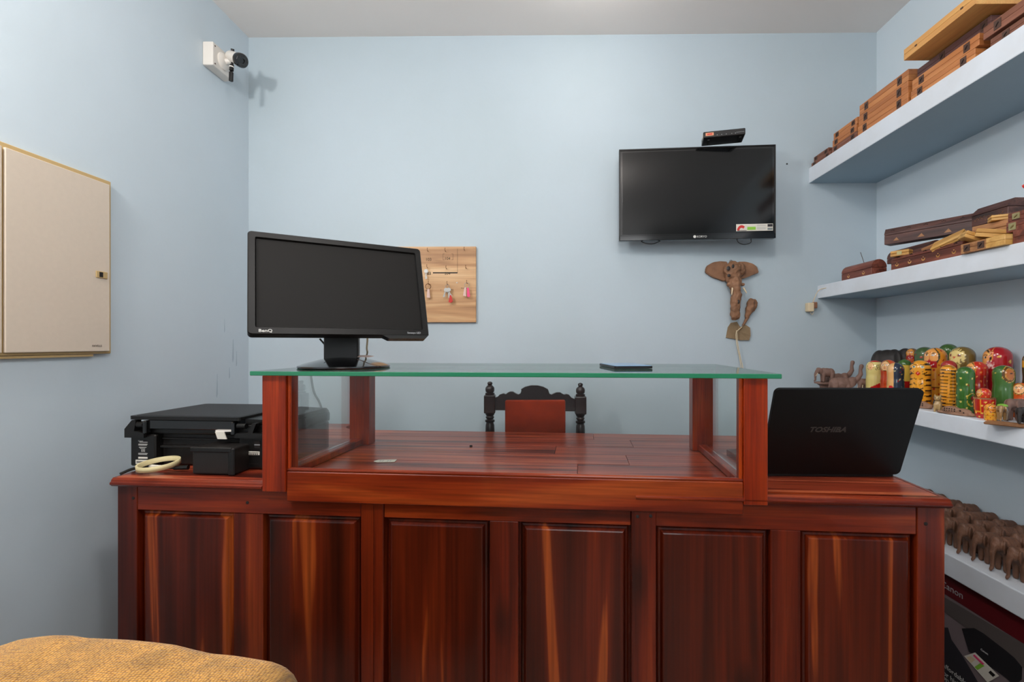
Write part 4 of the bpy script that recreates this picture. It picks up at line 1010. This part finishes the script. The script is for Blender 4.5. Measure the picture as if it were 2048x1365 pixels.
def eleph(label, loc, size, rz, me, mat, group, tusks=True, cat='elephant figurine'):
    t = thing('elephant_figurine', label, cat, loc, rz, group)
    o = obj('body', me.copy() if me.materials else me, None, t, smooth=True)
    o.data.materials.clear(); o.data.materials.append(mat)
    o.scale = (size,)*3
    if tusks:
        for s in (-1, 1):
            k = obj('tusk', tube(B(), [(.56*size, s*.10*size, .56*size), (.64*size, s*.12*size, .42*size), (.70*size, s*.115*size, .36*size)], [.022*size, .018*size, .008*size], 6), M['cable_w'], t)
    return t
# lowest shelf: rows facing the room
Z4 = .4725
rr = random.Random(11)
sz = .115
first = None
ords = ['first', 'second', 'third', 'fourth', 'fifth', 'sixth', 'seventh', 'eighth', 'ninth', 'tenth']
proto = eleph('x', (0, 0, 0), 1.0, 0, me_down, M['elephant'], 'brown carved elephants on the lowest shelf', tusks=False)
rowsE = [('front', 1.405, [1.640, 1.572, 1.507, 1.440, 1.376, 1.312], 1.345),
         ('second', 1.475, [1.70, 1.625, 1.550, 1.478, 1.405], 0),
         ('back', 1.535, [1.93, 1.865, 1.80, 1.735, 1.665, 1.59, 1.52], 0)]
rowsE = [('front', 1.390, [1.655, 1.594, 1.534, 1.478, 1.422, 1.364, 1.306]),
         ('middle', 1.474, [1.765, 1.70, 1.635, 1.572, 1.506, 1.446, 1.386]),
         ('back', 1.548, [1.92, 1.855, 1.79, 1.722, 1.655, 1.585, 1.515])]
used = False
sz = .090
for rn, xc, ys in rowsE:
    for k, y in enumerate(ys):
        lb = 'brown carved elephant, %s from the counter in the %s row of the lowest shelf' % (ords[k], rn)
        s_ = sz*(1+.1*(rr.random()-.5)); s_ *= 1.12 if rn != 'front' else 1.12
        loc = (xc+.006*(rr.random()-.5), y+.006*(rr.random()-.5), Z4); rz = PI+R(rr.uniform(-6, 10))
        if not used: proto.location = loc; proto.rotation_euler = (0, 0, rz); proto.scale = (s_*.74, s_*.95, s_*1.12); proto['label'] = lb; used = True; continue
        o_ = dup(proto, loc, rz, lb); o_.scale = (s_*.74, s_*.95, s_*1.12)
# third shelf, left end: small mauve-brown elephants
Z3 = .930
q = at(1656, 700, Y=2.10)
pd = obj('wooden_pedestal', lathe(B(), [(.036, 0), (.036, .008), (.022, .014), (.022, .040), (.034, .050), (.044, .052), (.044, .058)], 28), M['elephant_grey'], loc=(q.x-.012, 2.10, Z3)); tag(pd, 'small round carved wooden pedestal beneath a standing elephant', 'pedestal')
eg = 'small carved elephants at the back end of the third shelf'
eleph('small carved elephant with white tusks standing on the round pedestal', (q.x-.004, 2.10, Z3+.0585), .072, PI-.2, me_down, M['elephant_grey'], eg)
qa = at(1693, 740, Y=1.97)
eleph('carved elephant seen from behind with raised trunk, nearer the viewer', (qa.x-.030, 1.965, Z3), .102, R(-6), me_up, M['elephant_grey'], eg, tusks=False)
qb = at(1684, 740, Y=2.10)
eleph('carved elephant with raised trunk, standing behind the nearer raised-trunk one', (qb.x-.008, 2.145, Z3), .108, R(4), me_up, M['elephant_grey'], eg, tusks=False)
qc = at(1722, 750, Y=2.12)
eleph('small carved elephant half hidden by the cream and red tiger doll', (qc.x+.012, 2.10, Z3), .085, PI+.5, me_down, M['elephant_grey'], eg)
# large black elephant behind the dolls
eleph('large black carved elephant behind the painted dolls by the back wall', (1.512, 2.09, Z3), .235, R(-60), elephant('down', .03), M['elephant_black'], None, tusks=False).scale = (.62, .80, 1)

# ------------------------------------------------------------------ nesting dolls, painted by angle and height
def doll(label, px, Xp, ytop, wpx, paint, face=0, name='nesting_doll', group='painted wooden nesting dolls', zbase=Z3, prof='capsule', seam=.30):
    d = at(px, 700, X=Xp); dep = d.y
    Rr = wpx*dep/FPX/2*dep/math.hypot(dep, d.x)*1.02
    H = at(px, ytop, X=Xp).z-zbase
    t = thing(name, label, 'doll', (d.x, d.y, zbase), 0, group)
    ns, nr = 72, 76
    zs = np.linspace(0, 1, nr); zz = []
    # arc-length-ish distribution: more rings in the dome
    hd = min(.9*Rr/H, .45)
    P = []
    body = int(nr*.66)
    for i in range(body):
        v = i/(body-1)*(1-hd)
        w_ = .93+.07*math.sin(min(1, v/.30)*PI/2)
        if v > .42: w_ = 1-.055*math.exp(-((v-.60)/.09)**2)-.03*max(0, (v-.55)/.45)
        if v < .03: w_ -= .05*(1-v/.03)
        P.append((w_*Rr, v*H))
    r0 = P[-1][0]; z0 = P[-1][1]
    for i in range(1, nr-body+1):
        a = PI/2*i/(nr-body); P.append((max(r0*math.cos(a), .0002), z0+(H-z0)*math.sin(a)))
    vs_ = np.zeros((len(P)*ns, 3)); an = np.linspace(0, 2*PI, ns, endpoint=False)
    camdir = math.atan2(-d.y, -d.x)
    for j, (r_, z_) in enumerate(P):
        vs_[j*ns:(j+1)*ns, 0] = r_*np.cos(an+camdir+face); vs_[j*ns:(j+1)*ns, 1] = r_*np.sin(an+camdir+face); vs_[j*ns:(j+1)*ns, 2] = z_
    fs = [(j*ns+k, j*ns+(k+1) % ns, (j+1)*ns+(k+1) % ns, (j+1)*ns+k) for j in range(len(P)-1) for k in range(ns)]
    fs.append(tuple(range(ns))[::-1]); fs.append(tuple((len(P)-1)*ns+k for k in range(ns)))
    me = bpy.data.meshes.new('painted_body'); me.from_pydata(vs_.tolist(), [], fs); me.update()
    S = np.tile(((an+PI) % (2*PI))-PI, len(P)); T = np.repeat(np.array([p[1] for p in P])/Rr, ns)
    col = np.ones((len(S), 4)); c3 = paint(S, T, H/Rr); col[:, :3] = c3
    at_ = me.color_attributes.new('Col', 'FLOAT_COLOR', 'POINT'); at_.data.foreach_set('color', col.ravel())
    for p in me.polygons: p.use_smooth = True
    me.materials.append(M['doll'])
    o = bpy.data.objects.new('painted_body', me); C.objects.link(o); o.parent = t
    return t, Rr, H
def col(c): return np.array(lin(c))
class Pt:
    """positions s (radians round the doll, + = to the viewer's right) and t (height / radius)"""
    def __init__(s, S, T, base): s.S = S; s.T = T; s.c = np.tile(col(base), (len(S), 1))
    def put(s, m, c): s.c[m] = col(c)
    def ell(s, a, b, ra, rb, c): s.put(((s.S-a)/ra)**2+((s.T-b)/rb)**2 < 1, c)
    def ring(s, a, b, ra, rb, w, c):
        q = np.sqrt(((s.S-a)/ra)**2+((s.T-b)/rb)**2); s.put(np.abs(q-1) < w, c)
    def dots(s, c, sp=.75, r=.09, lo=0, hi=9, off=0, smin=-9, smax=9):
        for k in range(-6, 7):
            for j in range(14):
                a = k*sp+(sp/2 if j % 2 else 0)+off; b = .2+j*sp*.62
                if lo < b < hi and smin < a < smax: s.ell(a, b, r, r, c)
    def band(s, lo, hi, c): s.put((s.T > lo) & (s.T < hi), c)
def face_on(p, a, b, r, skin, hair=(30, 20, 14), rim=(230, 180, 60), eye=True):
    p.ell(a, b, r*1.18, r*1.28, rim); p.ell(a, b, r*1.12, r*1.2, hair); p.ell(a, b, r, r*1.08, skin)
    if eye:
        for s in (-1, 1):
            p.ell(a+s*.40*r, b+.16*r, .20*r, .12*r, (245, 235, 220)); p.ell(a+s*.40*r, b+.16*r, .10*r, .12*r, (20, 14, 10))
            p.put((np.abs(p.S-(a+s*.40*r)) < .28*r) & (np.abs(p.T-(b+.42*r-((p.S-a-s*.4*r)/r)**2*.8*r)) < .05*r), (40, 24, 14))
        p.ell(a, b-.14*r, .05*r, .16*r, (206, 120, 70)); p.ell(a, b-.50*r, .20*r, .09*r, (190, 30, 26)); p.ell(a, b+.55*r, .07*r, .07*r, (190, 20, 20))
def lady(body, scarf, skin=(238, 164, 84), dot=(240, 200, 80), skirt=None, apron=None, kerchief=None, rim=(226, 176, 60), fr=.62, line=None):
    def f(S, T, h):
        p = Pt(S, T, body); nk = h-1.55
        if skirt: p.band(0, .32*h, skirt)
        p.band(nk-.05, 99, scarf)
        if dot: p.dots(dot, .8, .10, .1, h)
        if apron:
            p.ell(0, nk*.36, .75, nk*.42, rim); p.ell(0, nk*.36, .68, nk*.38, apron)
            for k in range(9): p.ell(-.4+.1*k, nk*.36+.25*math.sin(k*2.1), .07, .07, (250, 230, 215))
        face_on(p, 0, h-.88, fr, skin, rim=rim)
        if kerchief:
            m = (np.abs(S-.0) < (h-1.38-T)*1.0+.5) & (T < h-1.40) & (T > h-2.1) & (np.abs(S) < .62); p.put(m, kerchief)
            for a, b in ((-.3, 1.55), (0, 1.65), (.3, 1.55), (-.15, 1.8), (.18, 1.85), (.38, 1.75), (0, 1.95), (-.4, 1.72)): p.ell(a, h-b, .05, .045, (250, 240, 235))
        p.band(.31*h, .31*h+.035, (60, 30, 16))
        return p.c
    return f
def tiger(base=(236, 160, 40), stripe=(38, 22, 10), back=False, belly=None):
    def f(S, T, h):
        p = Pt(S, T, base)
        ph = T*10.5+np.abs(S)*1.1+.5*np.sin(S*3)
        for s0, ln in ((-2.4, .9), (-1.35, .62), (1.35, .62), (2.4, .9), (3.14, .5), (-3.14, .5), (0, .0)):
            if back: break
        if back:
            m = (np.sin(T*13+.8*np.sin(S*2.3)) > .35+.6*np.clip((np.abs(((S*1.6) % 2)-1)), 0, 1)) & (T < h-.35)
            p.put(m, stripe); p.band(h-.25, h-.18, stripe)
        else:
            side = np.clip((np.abs(S)-.45)/.4, 0, 1); wv = np.sin(ph)
            p.put((wv > 1.25-.75*side) & (T < h-.3), stripe)
            m = (np.abs(S) > .12) & (np.abs(S) < .5) & (T < h-2.0) & (np.sin(T*11-np.abs(S)*6) > .8); p.put(m, stripe)
            b = h-.85
            for s in (-1, 1):
                p.ell(s*.42, b+.12, .20, .14, (246, 232, 180)); p.ell(s*.42, b+.12, .12, .12, (120, 150, 150)); p.ell(s*.42, b+.12, .06, .08, (14, 10, 8))
                p.put((np.abs(S-s*.42) < .3) & (np.abs(T-(b+.36-(S-s*.42)**2)) < .035), stripe)
                for k in range(3): p.put((np.abs(S-s*.62) < .26) & (np.abs(T-(b-.42-.12*k-.15*(np.abs(S)-.4))) < .022), stripe)
            p.put((np.abs(S)+np.abs(T-(b-.62))*1.1 < .26), (206, 36, 28)); p.ell(0, b-.62, .05, .05, (255, 230, 220))
        p.band(.30*h, .30*h+.03, (110, 60, 14))
        return p.c
    return f
def cat(base=(118, 96, 48), mask=(232, 206, 130)):
    def f(S, T, h):
        p = Pt(S, T, base); b = h-.95
        m = (np.abs(S) < .85) & (np.abs(T-b) < .62-.35*np.abs(S)); p.put(m, mask)
        rays = (np.sin(np.arctan2(T-(b+.1), S+1e-6)*17) > .2) & (((S/.95)**2+((T-b)/.85)**2) < 1) & ~m; p.put(rays, mask)
        for s in (-1, 1):
            p.ell(s*.38, b+.10, .20, .13, (70, 40, 20)); p.ell(s*.38, b+.10, .16, .10, (230, 170, 110)); p.ell(s*.38, b+.10, .09, .10, (130, 30, 20)); p.ell(s*.38, b+.10, .04, .05, (20, 10, 8))
            for k in range(4): p.put((np.abs(S-s*.62) < .3) & (np.abs(T-(b-.22-.10*k-.3*(np.abs(S)-.4))) < .018), (110, 80, 30))
        p.put((np.abs(S) < .14-(b-.06-T)*.8) & (T < b-.04) & (T > b-.2), (210, 60, 40))
        p.ell(0, b-1.1, .5, .5, mask)
        return p.c
    return f
def plaind(base, dots=None, band=None, low=None, r=.09, sp=.75, stripes=None, extra=None):
    def f(S, T, h):
        p = Pt(S, T, base)
        if low: p.band(0, low[0]*h, low[1])
        if dots: p.dots(dots, sp, r, .05, h)
        if extra: extra(p, h)
        if band: p.band(band[0]*h, band[0]*h+.05, band[1])
        return p.c
    return f
OR = (232, 140, 36); RD = (186, 30, 28); GR = (66, 104, 44); DG = (52, 84, 40); YE = (236, 178, 60)
def e_cream(p, h):
    p.band(h-.55, 99, (232, 214, 138))
    p.band(h-.22, 99, (186, 50, 36)); b = h-.85
    p.ell(-.55, b+.1, .42, .5, (120, 90, 50)); p.ell(-.55, b+.1, .39, .47, (242, 190, 130)); p.ell(-.55, b-.1, .06, .06, (190, 40, 30))
    for k in range(7): p.put((np.abs(p.S-(.15+.14*k)-.25*(p.T-b)) < .03) & (np.abs(p.T-b) < .35+.05*(k % 2)), (60, 70, 40))
    p.put(p.T < 1.15+.75*(p.S+.6)*.8, (196, 24, 22)); p.band(0, .35, (230, 180, 70)); p.put((np.abs(p.T-.36) < .04) & (np.abs(np.sin(p.S*8)) > .5), (196, 24, 22))
doll('cream and red tiger-striped nesting doll at the left end of the doll row', 1750, 1.43, 721, 37, plaind((228, 208, 130), extra=e_cream))
def e_blue(p, h):
    b = h-.8; p.put(p.S < -.25, (238, 180, 110)); p.ell(-.75, b, .5, .55, (242, 190, 130))
    q = random.Random(3)
    for k in range(34):
        a, t_ = q.uniform(-.1, 1.6), q.uniform(.2, h-.3); p.ell(a, t_, .10, .09, [(170, 40, 40), (208, 170, 90), (90, 120, 110), (200, 196, 150)][k % 4])
    p.ell(-.55, 1.9, .30, .34, (206, 40, 40))
    for k in range(6): p.ell(-.7+.06*k, 1.75+.09*(k % 3), .03, .03, (250, 230, 220))
    p.put((p.S < -.25) & (p.S > -.9) & (p.T < 1.4), (240, 190, 70))
doll('dark blue nesting doll painted with small red and yellow flowers', 1791, 1.39, 726, 35, plaind((52, 62, 78), extra=e_blue))
doll('peach nesting doll with a red cap, half hidden behind the blue flowered one', 1777, 1.43, 720, 33, lady((196, 70, 30), (206, 84, 44), skin=(242, 190, 130), dot=None), face=R(-28))
def e_gy(p, h): p.band(h-1.0, 99, GR); p.band(0, .45*h, (176, 26, 24)); 
doll('slender nesting doll with green head and yellow body behind the flowered blue doll', 1809, 1.50, 719, 29, plaind((232, 190, 80), extra=e_gy))
doll('orange tiger nesting doll with painted face and red mouth', 1841, 1.38, 721, 43, tiger(), face=R(-14))
doll('small orange-faced nesting doll at the back, left of the two green heads', 1824, 1.553, 697, 26, lady((200, 90, 40), (120, 70, 36), skin=(238, 160, 80), dot=None, kerchief=(170, 30, 30), fr=.7), face=R(-20))
def e_mouth(p, h): p.ell(-.35, h-1.15, .16, .10, (190, 40, 30)); p.ell(-.35, h-1.15, .09, .05, (240, 190, 150)); p.ell(-1.0, h-.9, .09, .09, (150, 30, 20))
doll('olive-green nesting doll with a tiny mouth mark behind the orange-scarf lady', 1850, 1.538, 694, 44, plaind((72, 96, 54), extra=e_mouth))
doll('large orange lady nesting doll with a green-rimmed scarf and red dotted kerchief', 1871, 1.465, 696, 48, lady((222, 150, 50), (224, 140, 40), dot=(176, 40, 30), rim=(70, 90, 40), kerchief=(172, 22, 28), fr=.78, skirt=(214, 140, 40)), face=R(-30))
doll('tall green nesting doll at the very back beside the cat doll', 1897, 1.547, 688, 40, plaind((70, 104, 50)))
doll('large brown cat-faced nesting doll', 1925, 1.49, 693.6, 54, cat(), face=R(-38))
doll('nesting doll with a plain red cap behind the striped back of a tiger doll', 1898, 1.425, 721, 33, plaind((168, 50, 44), dots=(210, 120, 90)))
def e_bk(p, h):
    p.ell(.1, .62*2.0, .22, .10, (60, 30, 12)); p.ell(.05, .66*2.0, .12, .14, (60, 30, 12))
doll('yellow tiger nesting doll turned to show its black-striped back', 1897, 1.375, 730, 35, tiger(base=(234, 156, 44), back=True))
def e_gd(p, h):
    p.dots((226, 206, 110), 1.25, .12, .1, h, off=-.5); p.ring(.75, h*.32, .62, .85, .06, (206, 176, 60)); p.ell(.85, h*.34, .3, .42, (150, 24, 24)); p.ell(.3, h*.62, .14, .09, (130, 50, 30))
doll('green nesting doll with pale yellow dots standing in the front row', 1931, 1.36, 734, 39, plaind((58, 104, 40), extra=e_gd, band=(.31, (40, 80, 30))))
doll('red nesting doll with a yellow-lined hood behind the dotted green doll', 1954, 1.45, 723, 45, lady((170, 34, 26), (196, 44, 24), dot=(228, 140, 70), fr=.62, rim=(230, 160, 60)), face=R(-48))
def e_br(p, h):
    b = h-1.0; p.ell(-1.0, b, .62, .75, (236, 180, 80)); p.ell(-1.0, b, .57, .70, (30, 20, 14)); p.ell(-1.05, b-.02, .52, .62, (240, 160, 84))
    p.ell(-.95, b+.05, .17, .10, (245, 235, 220)); p.ell(-.93, b+.05, .08, .10, (20, 14, 10)); p.put((np.abs(p.S+.95) < .26) & (np.abs(p.T-(b+.26-(p.S+.95)**2)) < .03), (30, 20, 12))
    q = random.Random(8)
    for k in range(60): p.ell(-.55+q.uniform(-.22, .3), b-.55+q.uniform(-.35, .25), .07, .06, [(232, 180, 170), (240, 214, 206), (200, 110, 110)][k % 3])
    for k in range(20): p.ell(-.62+q.uniform(-.12, .2), b+.35+q.uniform(-.3, .3), .06, .06, [(232, 150, 120), (240, 190, 100)][k % 2])
    p.put((np.abs(p.S+.33+.1*(p.T-b)) < .035) & (p.T > b-.3), (226, 140, 60))
    p.ell(.12, b+.12, .13, .12, (226, 176, 70)); p.ell(.9, b-.3, .13, .12, (226, 176, 70)); p.ell(.3, b-1.1, .13, .12, (226, 176, 70))
doll('large crimson nesting doll with yellow dots and a pink flower spray', 1995.5, 1.528, 693.6, 61, plaind((172, 26, 34), extra=e_br))
def e_gr(p, h):
    b = h-1.0; p.ell(.55, b, .72, .92, (206, 160, 60)); p.ell(.55, b, .66, .86, (96, 60, 24)); p.ell(.60, b, .50, .68, (206, 150, 60)); p.ell(.62, b, .45, .62, (184, 104, 42))
    p.ell(.70, b+.1, .15, .09, (40, 20, 12)); p.ell(-.15, .85, .30, .34, (206, 176, 60)); p.ell(-.12, .85, .25, .29, (176, 26, 26))
    for k in range(6): p.ell(-.22+.05*k, .72+.1*(k % 3), .035, .035, (240, 220, 210))
    p.ell(-.75, b+.1, .08, .08, (220, 190, 90)); p.ell(-.8, .6, .3, .5, (96, 130, 50))
doll('green nesting doll with a brown oval face turned right', 2007, 1.45, 731, 47, plaind((66, 106, 48), extra=e_gr))
# open half doll with a small one inside
def halfdoll():
    px, Xp, wpx = 1969, 1.352, 45
    d = at(px, 700, X=Xp); Rr = wpx*d.y/FPX/2*d.y/math.hypot(d.x, d.y)*1.02; H = .0640
    t = thing('open_nesting_doll', 'opened red lower half of a nesting doll with yellow dots', 'doll', (d.x, d.y, Z3), 0, 'painted wooden nesting dolls')
    prof = [(.002, .0005), (Rr*.70, 0), (Rr*.84, H*.14), (Rr*.96, H*.45), (Rr, H*.8), (Rr, H*.93)]; ns = 72
    fine = []
    for a, b in zip(prof, prof[1:]):
        for i in range(9): fine.append((a[0]+(b[0]-a[0])*i/9, a[1]+(b[1]-a[1])*i/9))
    fine.append(prof[-1])
    bm = B(); camdir = math.atan2(-d.y, -d.x)
    rg = [[bm.verts.new((r_*math.cos(2*PI*k/ns+camdir), r_*math.sin(2*PI*k/ns+camdir), z_)) for k in range(ns)] for r_, z_ in fine]
    for a, b in zip(rg, rg[1:]):
        for k in range(ns): bm.faces.new((a[k], a[(k+1) % ns], b[(k+1) % ns], b[k]))
    me = bpy.data.meshes.new('painted_shell'); bm.to_mesh(me); bm.free()
    S = np.tile(((np.arange(ns)*2*PI/ns+PI) % (2*PI))-PI, len(fine)); T = np.repeat(np.array([f[1] for f in fine])/Rr, ns)
    p = Pt(S, T, (190, 34, 22)); p.dots((238, 190, 80), .7, .11, .1, 2.0, off=.1)
    p.put((S < -.28) & (S > -1.1) & (T > .75), (236, 160, 40)); p.put((S < -.42) & (S > -.98) & (T > .9), (176, 40, 24))
    c4 = np.ones((len(S), 4)); c4[:, :3] = p.c
    at_ = me.color_attributes.new('Col', 'FLOAT_COLOR', 'POINT'); at_.data.foreach_set('color', c4.ravel())
    o = obj('painted_shell', me, M['doll'], t, smooth=True)
    obj('bare_wood_rim', lathe(B(), [(Rr*.985, H*.92), (Rr*.985, H), (Rr*.90, H), (Rr*.90, H*.3), (Rr*.3, H*.28)], 48, cap=False), M['inc_tan'], t, smooth=True, angle=40)
    return d, H
d_, H_ = halfdoll()
doll('small red nesting doll peeping out of the open half doll', 1968, 1.352, 776.5, 30, lady((196, 50, 24), (206, 54, 26), dot=(236, 170, 80), skin=(244, 170, 90)), face=R(-55), zbase=Z3+.020)
doll('tiny orange and yellow lady nesting doll at the shelf edge', 1981, 1.325, 808, 27, lady((232, 160, 40), (230, 150, 40), dot=(196, 40, 24), skin=(240, 150, 60), fr=.66), face=R(22))
doll('orange-hooded nesting doll at the right edge behind the green-topped elephant', 2042, 1.475, 766, 38, lady((206, 84, 30), (214, 84, 26), dot=None, skin=(244, 180, 120), fr=.66), face=R(-15))
def e_far(p, h): p.band(h-1.0, 99, (52, 84, 48)); p.band(h-1.8, h-1.0, (226, 160, 40))
doll('green and yellow nesting doll cut off by the right edge of the photo', 2068, 1.535, 705, 48, plaind((52, 76, 44), extra=e_far))

# ------------------------------------------------------------------ little carved animals in front of the dolls
def pierced(me_b, name, label, px, Xp, rz, holes, cat, mat, scale=1, z=Z3):
    q = at(px, 800, X=Xp)
    t = thing(name, label, cat, (q.x, q.y, z), rz, 'pierced carved animals at the front of the third shelf')
    obj('body', me_b, M[mat], t, smooth=True)
    for (x, y, z_, r_) in holes: obj('pierced_hole', ell(B(), (x, y, z_), (r_, .0018, r_), sub=1), M['dark'], t)
    return t
bm = B(); ell(bm, (0, 0, .013), (.030, .012, .013)); ell(bm, (-.028, 0, .009), (.012, .008, .008)); ell(bm, (.03, 0, .010), (.012, .009, .009)); ell(bm, (0, 0, .003), (.038, .013, .004))
hl = [(-.018+.008*k, -.0112+.0006*abs(k-2), .014+.006*(j-.5), .0026) for k in range(5) for j in range(2)]
pierced(fuse(bm, .0018, 2), 'carved_mongoose', 'low pierced brown animal carving in front of the tiger doll', 1842, 1.335, R(-80), hl, 'animal figurine', 'lattice')
bm = B(); ell(bm, (-.012, 0, .014), (.028, .013, .014)); ell(bm, (.022, 0, .012), (.022, .011, .012)); ell(bm, (-.042, 0, .005), (.014, .008, .005)); ell(bm, (.0, 0, .003), (.044, .013, .004)); ell(bm, (.042, 0, .006), (.012, .008, .006))
hl = [(-.026+.007*k, -.0118+.0005*abs(k-2), .016+.006*(j-.5), .0024) for k in range(5) for j in range(2)]+[(.018, -.0108, .016, .003), (.027, -.0100, .011, .0024)]
pierced(fuse(bm, .0018, 2), 'carved_elephant', 'reclining pierced brown elephant carving at the shelf edge', 1912, 1.318, R(-72), hl, 'animal figurine', 'lattice', scale=1)
# painted wooden cat
q = at(1876, 800, X=1.322)
ct = thing('painted_cat_figurine', 'small tan and dark painted cat figurine beside the reclining carving', 'animal figurine', (q.x, q.y, Z3), math.atan2(-q.y, -q.x)-R(15))
bm = B(); ell(bm, (0, 0, .022), (.011, .011, .020)); ell(bm, (.004, 0, .045), (.0105, .010, .0095)); chain(bm, [(.008, .006, .024), (.010, .006, .003)], [.005, .004], 4); chain(bm, [(.008, -.006, .024), (.010, -.006, .003)], [.005, .004], 4)
for s in (-1, 1): chain(bm, [(.003, s*.006, .050), (.002, s*.008, .058)], [.004, .0012], 4)
chain(bm, [(-.01, 0, .004), (-.012, .014, .004), (-.004, .018, .005)], [.004, .0035, .003], 4)
obj('body', fuse(bm, .0014, 2), plain('tan_fur_paint', (178, 146, 96), .3, coat=.5, vary=.4, bscale=90), ct, smooth=True)
bm = B(); ell(bm, (-.003, -.009, .024), (.010, .005, .018), sub=2); ell(bm, (.0, -.008, .047), (.008, .004, .007), sub=2); obj('dark_coat_patch', bm, M['elephant_black'], ct, smooth=True)
for s in (-1, 1): obj('eye', ell(B(), (.0135, s*.004, .047), (.001, .0018, .0018), sub=1), M['blk_gloss'], ct)
# board with a green-topped elephant
q = at(2022, 845, X=1.318)
bd_ = obj('wooden_board', bx(-.058, .060, -.030, .022, 0, .007, bev=.002), M['inc_tan'], loc=(1.306, 1.318, Z3)); bd_.rotation_euler = (0, 0, R(-52)); tag(bd_, 'thin brown wooden board overhanging the shelf corner under an elephant', 'board')
q = at(2005, 820, X=1.33)
ge = eleph('small tan and black elephant with a bright green saddle standing on the board', (q.x, q.y, Z3+.0075), .050, R(-140), me_down, plain('tan_lacquer', (150, 112, 66), .3, coat=.5, vary=.5, bscale=60), None, tusks=False)
obj('green_saddle', ell(B(), (-.001, 0, .041), (.020, .012, .006), sub=3), M['lime'], ge, smooth=True)
obj('black_blanket', ell(B(), (-.002, 0, .030), (.0145, .0125, .013), sub=3), M['blk_gloss'], ge, smooth=True)
for s in (0,):
    q2 = at(2038, 818, X=1.325)
    ne = eleph('dark elephant figurine with gold speckles cut off at the right edge', (q2.x+.006, q2.y-.008, Z3+.0078), .052, R(-150), me_down, M['elephant_black'], None, tusks=False)
    obj('gold_speckle', tube(B(), [(-.01, .0125, .030), (-.004, .0130, .036), (.003, .0128, .030)], .0010, 5), M['brass'], ne)
q = at(2043, 790, X=1.41)
eleph('plain pinkish brown wooden elephant at the right edge behind the speckled one', (q.x, q.y+.01, Z3), .075, R(-160), me_down, M['elephant_grey'], None, tusks=False)

# ------------------------------------------------------------------ printer carton under the lowest shelf
kt = thing('printer_carton', 'large printer carton with a dark red band standing under the lowest shelf', 'carton', (1.325, .95, 0))
KY = 1.0
obj('carton_body', bx(.001, .25, -.25, KY, 0, .392, bev=.001), M['carton'], kt)
obj('red_band', bx(-.0002, .0012, -.25, KY, .325, .392), M['carton_red'], kt)
def ky(px, py):
    q = at(px, py, X=1.325); return (q.y-.95, q.z)
def flat(name, pts, m, off):
    bm = B(); vs = [(-off, *ky(x, y)) for x, y in pts]; a = [bm.verts.new(v) for v in vs]; b = [bm.verts.new((v[0]+.0004, v[1], v[2])) for v in vs]
    bm.faces.new(a); bm.faces.new(b[::-1])
    for i in range(len(a)): bm.faces.new((a[i], b[i], b[(i+1) % len(a)], a[(i+1) % len(a)]))
    return obj(name, bm, M[m], kt)
flat('printed_shade', [(1860, 1178), (2060, 1296), (2060, 1345), (1990, 1300), (1930, 1255), (1880, 1218), (1860, 1205)], 'carton_brown', .0006)
flat('printed_shade', [(1860, 1225), (1882, 1240), (1889, 1256), (1896, 1256), (1903, 1280), (1925, 1312), (1960, 1372), (1860, 1400)], 'carton_dark', .0006)
flat('printed_picture_of_printer', [(1924, 1258), (1949, 1257), (1968, 1268), (2012, 1302), (2030, 1317), (2045, 1335), (2044, 1360), (2030, 1372), (2006, 1352), (1950, 1312), (1938, 1304)], 'carton_blk', .0010)
flat('printed_sheet', [(1929, 1313), (1951, 1306), (1999, 1353), (1976, 1366)], 'label', .0014)
flat('printed_swatch', [(1934, 1316), (1942, 1313), (1952, 1320), (1943, 1327)], 'cable_w', .0018)
flat('printed_swatch', [(1950, 1335), (1962, 1327), (1970, 1333), (1956, 1341)], 'lime', .0018)
flat('printed_swatch', [(1978, 1346), (1982, 1342), (1992, 1351), (1987, 1355)], 'blk', .0018)
flat('printed_swatch', [(1947, 1312), (1950, 1310), (1970, 1329), (1966, 1331)], 'pink', .0018)
y_, z_ = ky(1916, 1200)
t = text('Canon', .030, M['grey'], 'lettering', kt, loc=(-.0009, ky(1882, 1180)[0], .345), rot=(PI/2, 0, -PI/2), ext=.0002, sx=1.05)
t = text('Canon', .009, M['print'], 'lettering', kt, loc=(-.0013, ky(1962, 1301)[0], ky(1962, 1301)[1]), rot=(PI/2, 0, -PI/2), ext=.0002)
for i, (s, px, py) in enumerate((('Affordable All-in-One', 1884, 1332), ('for high volume', 1884, 1347), ('PIXMA', 1886, 1361))):
    y_, z_ = ky(px, py); text(s, .022, M['print'], 'lettering', kt, loc=(-.0009, y_, z_), rot=(PI/2, 0, -PI/2), ext=.0002)
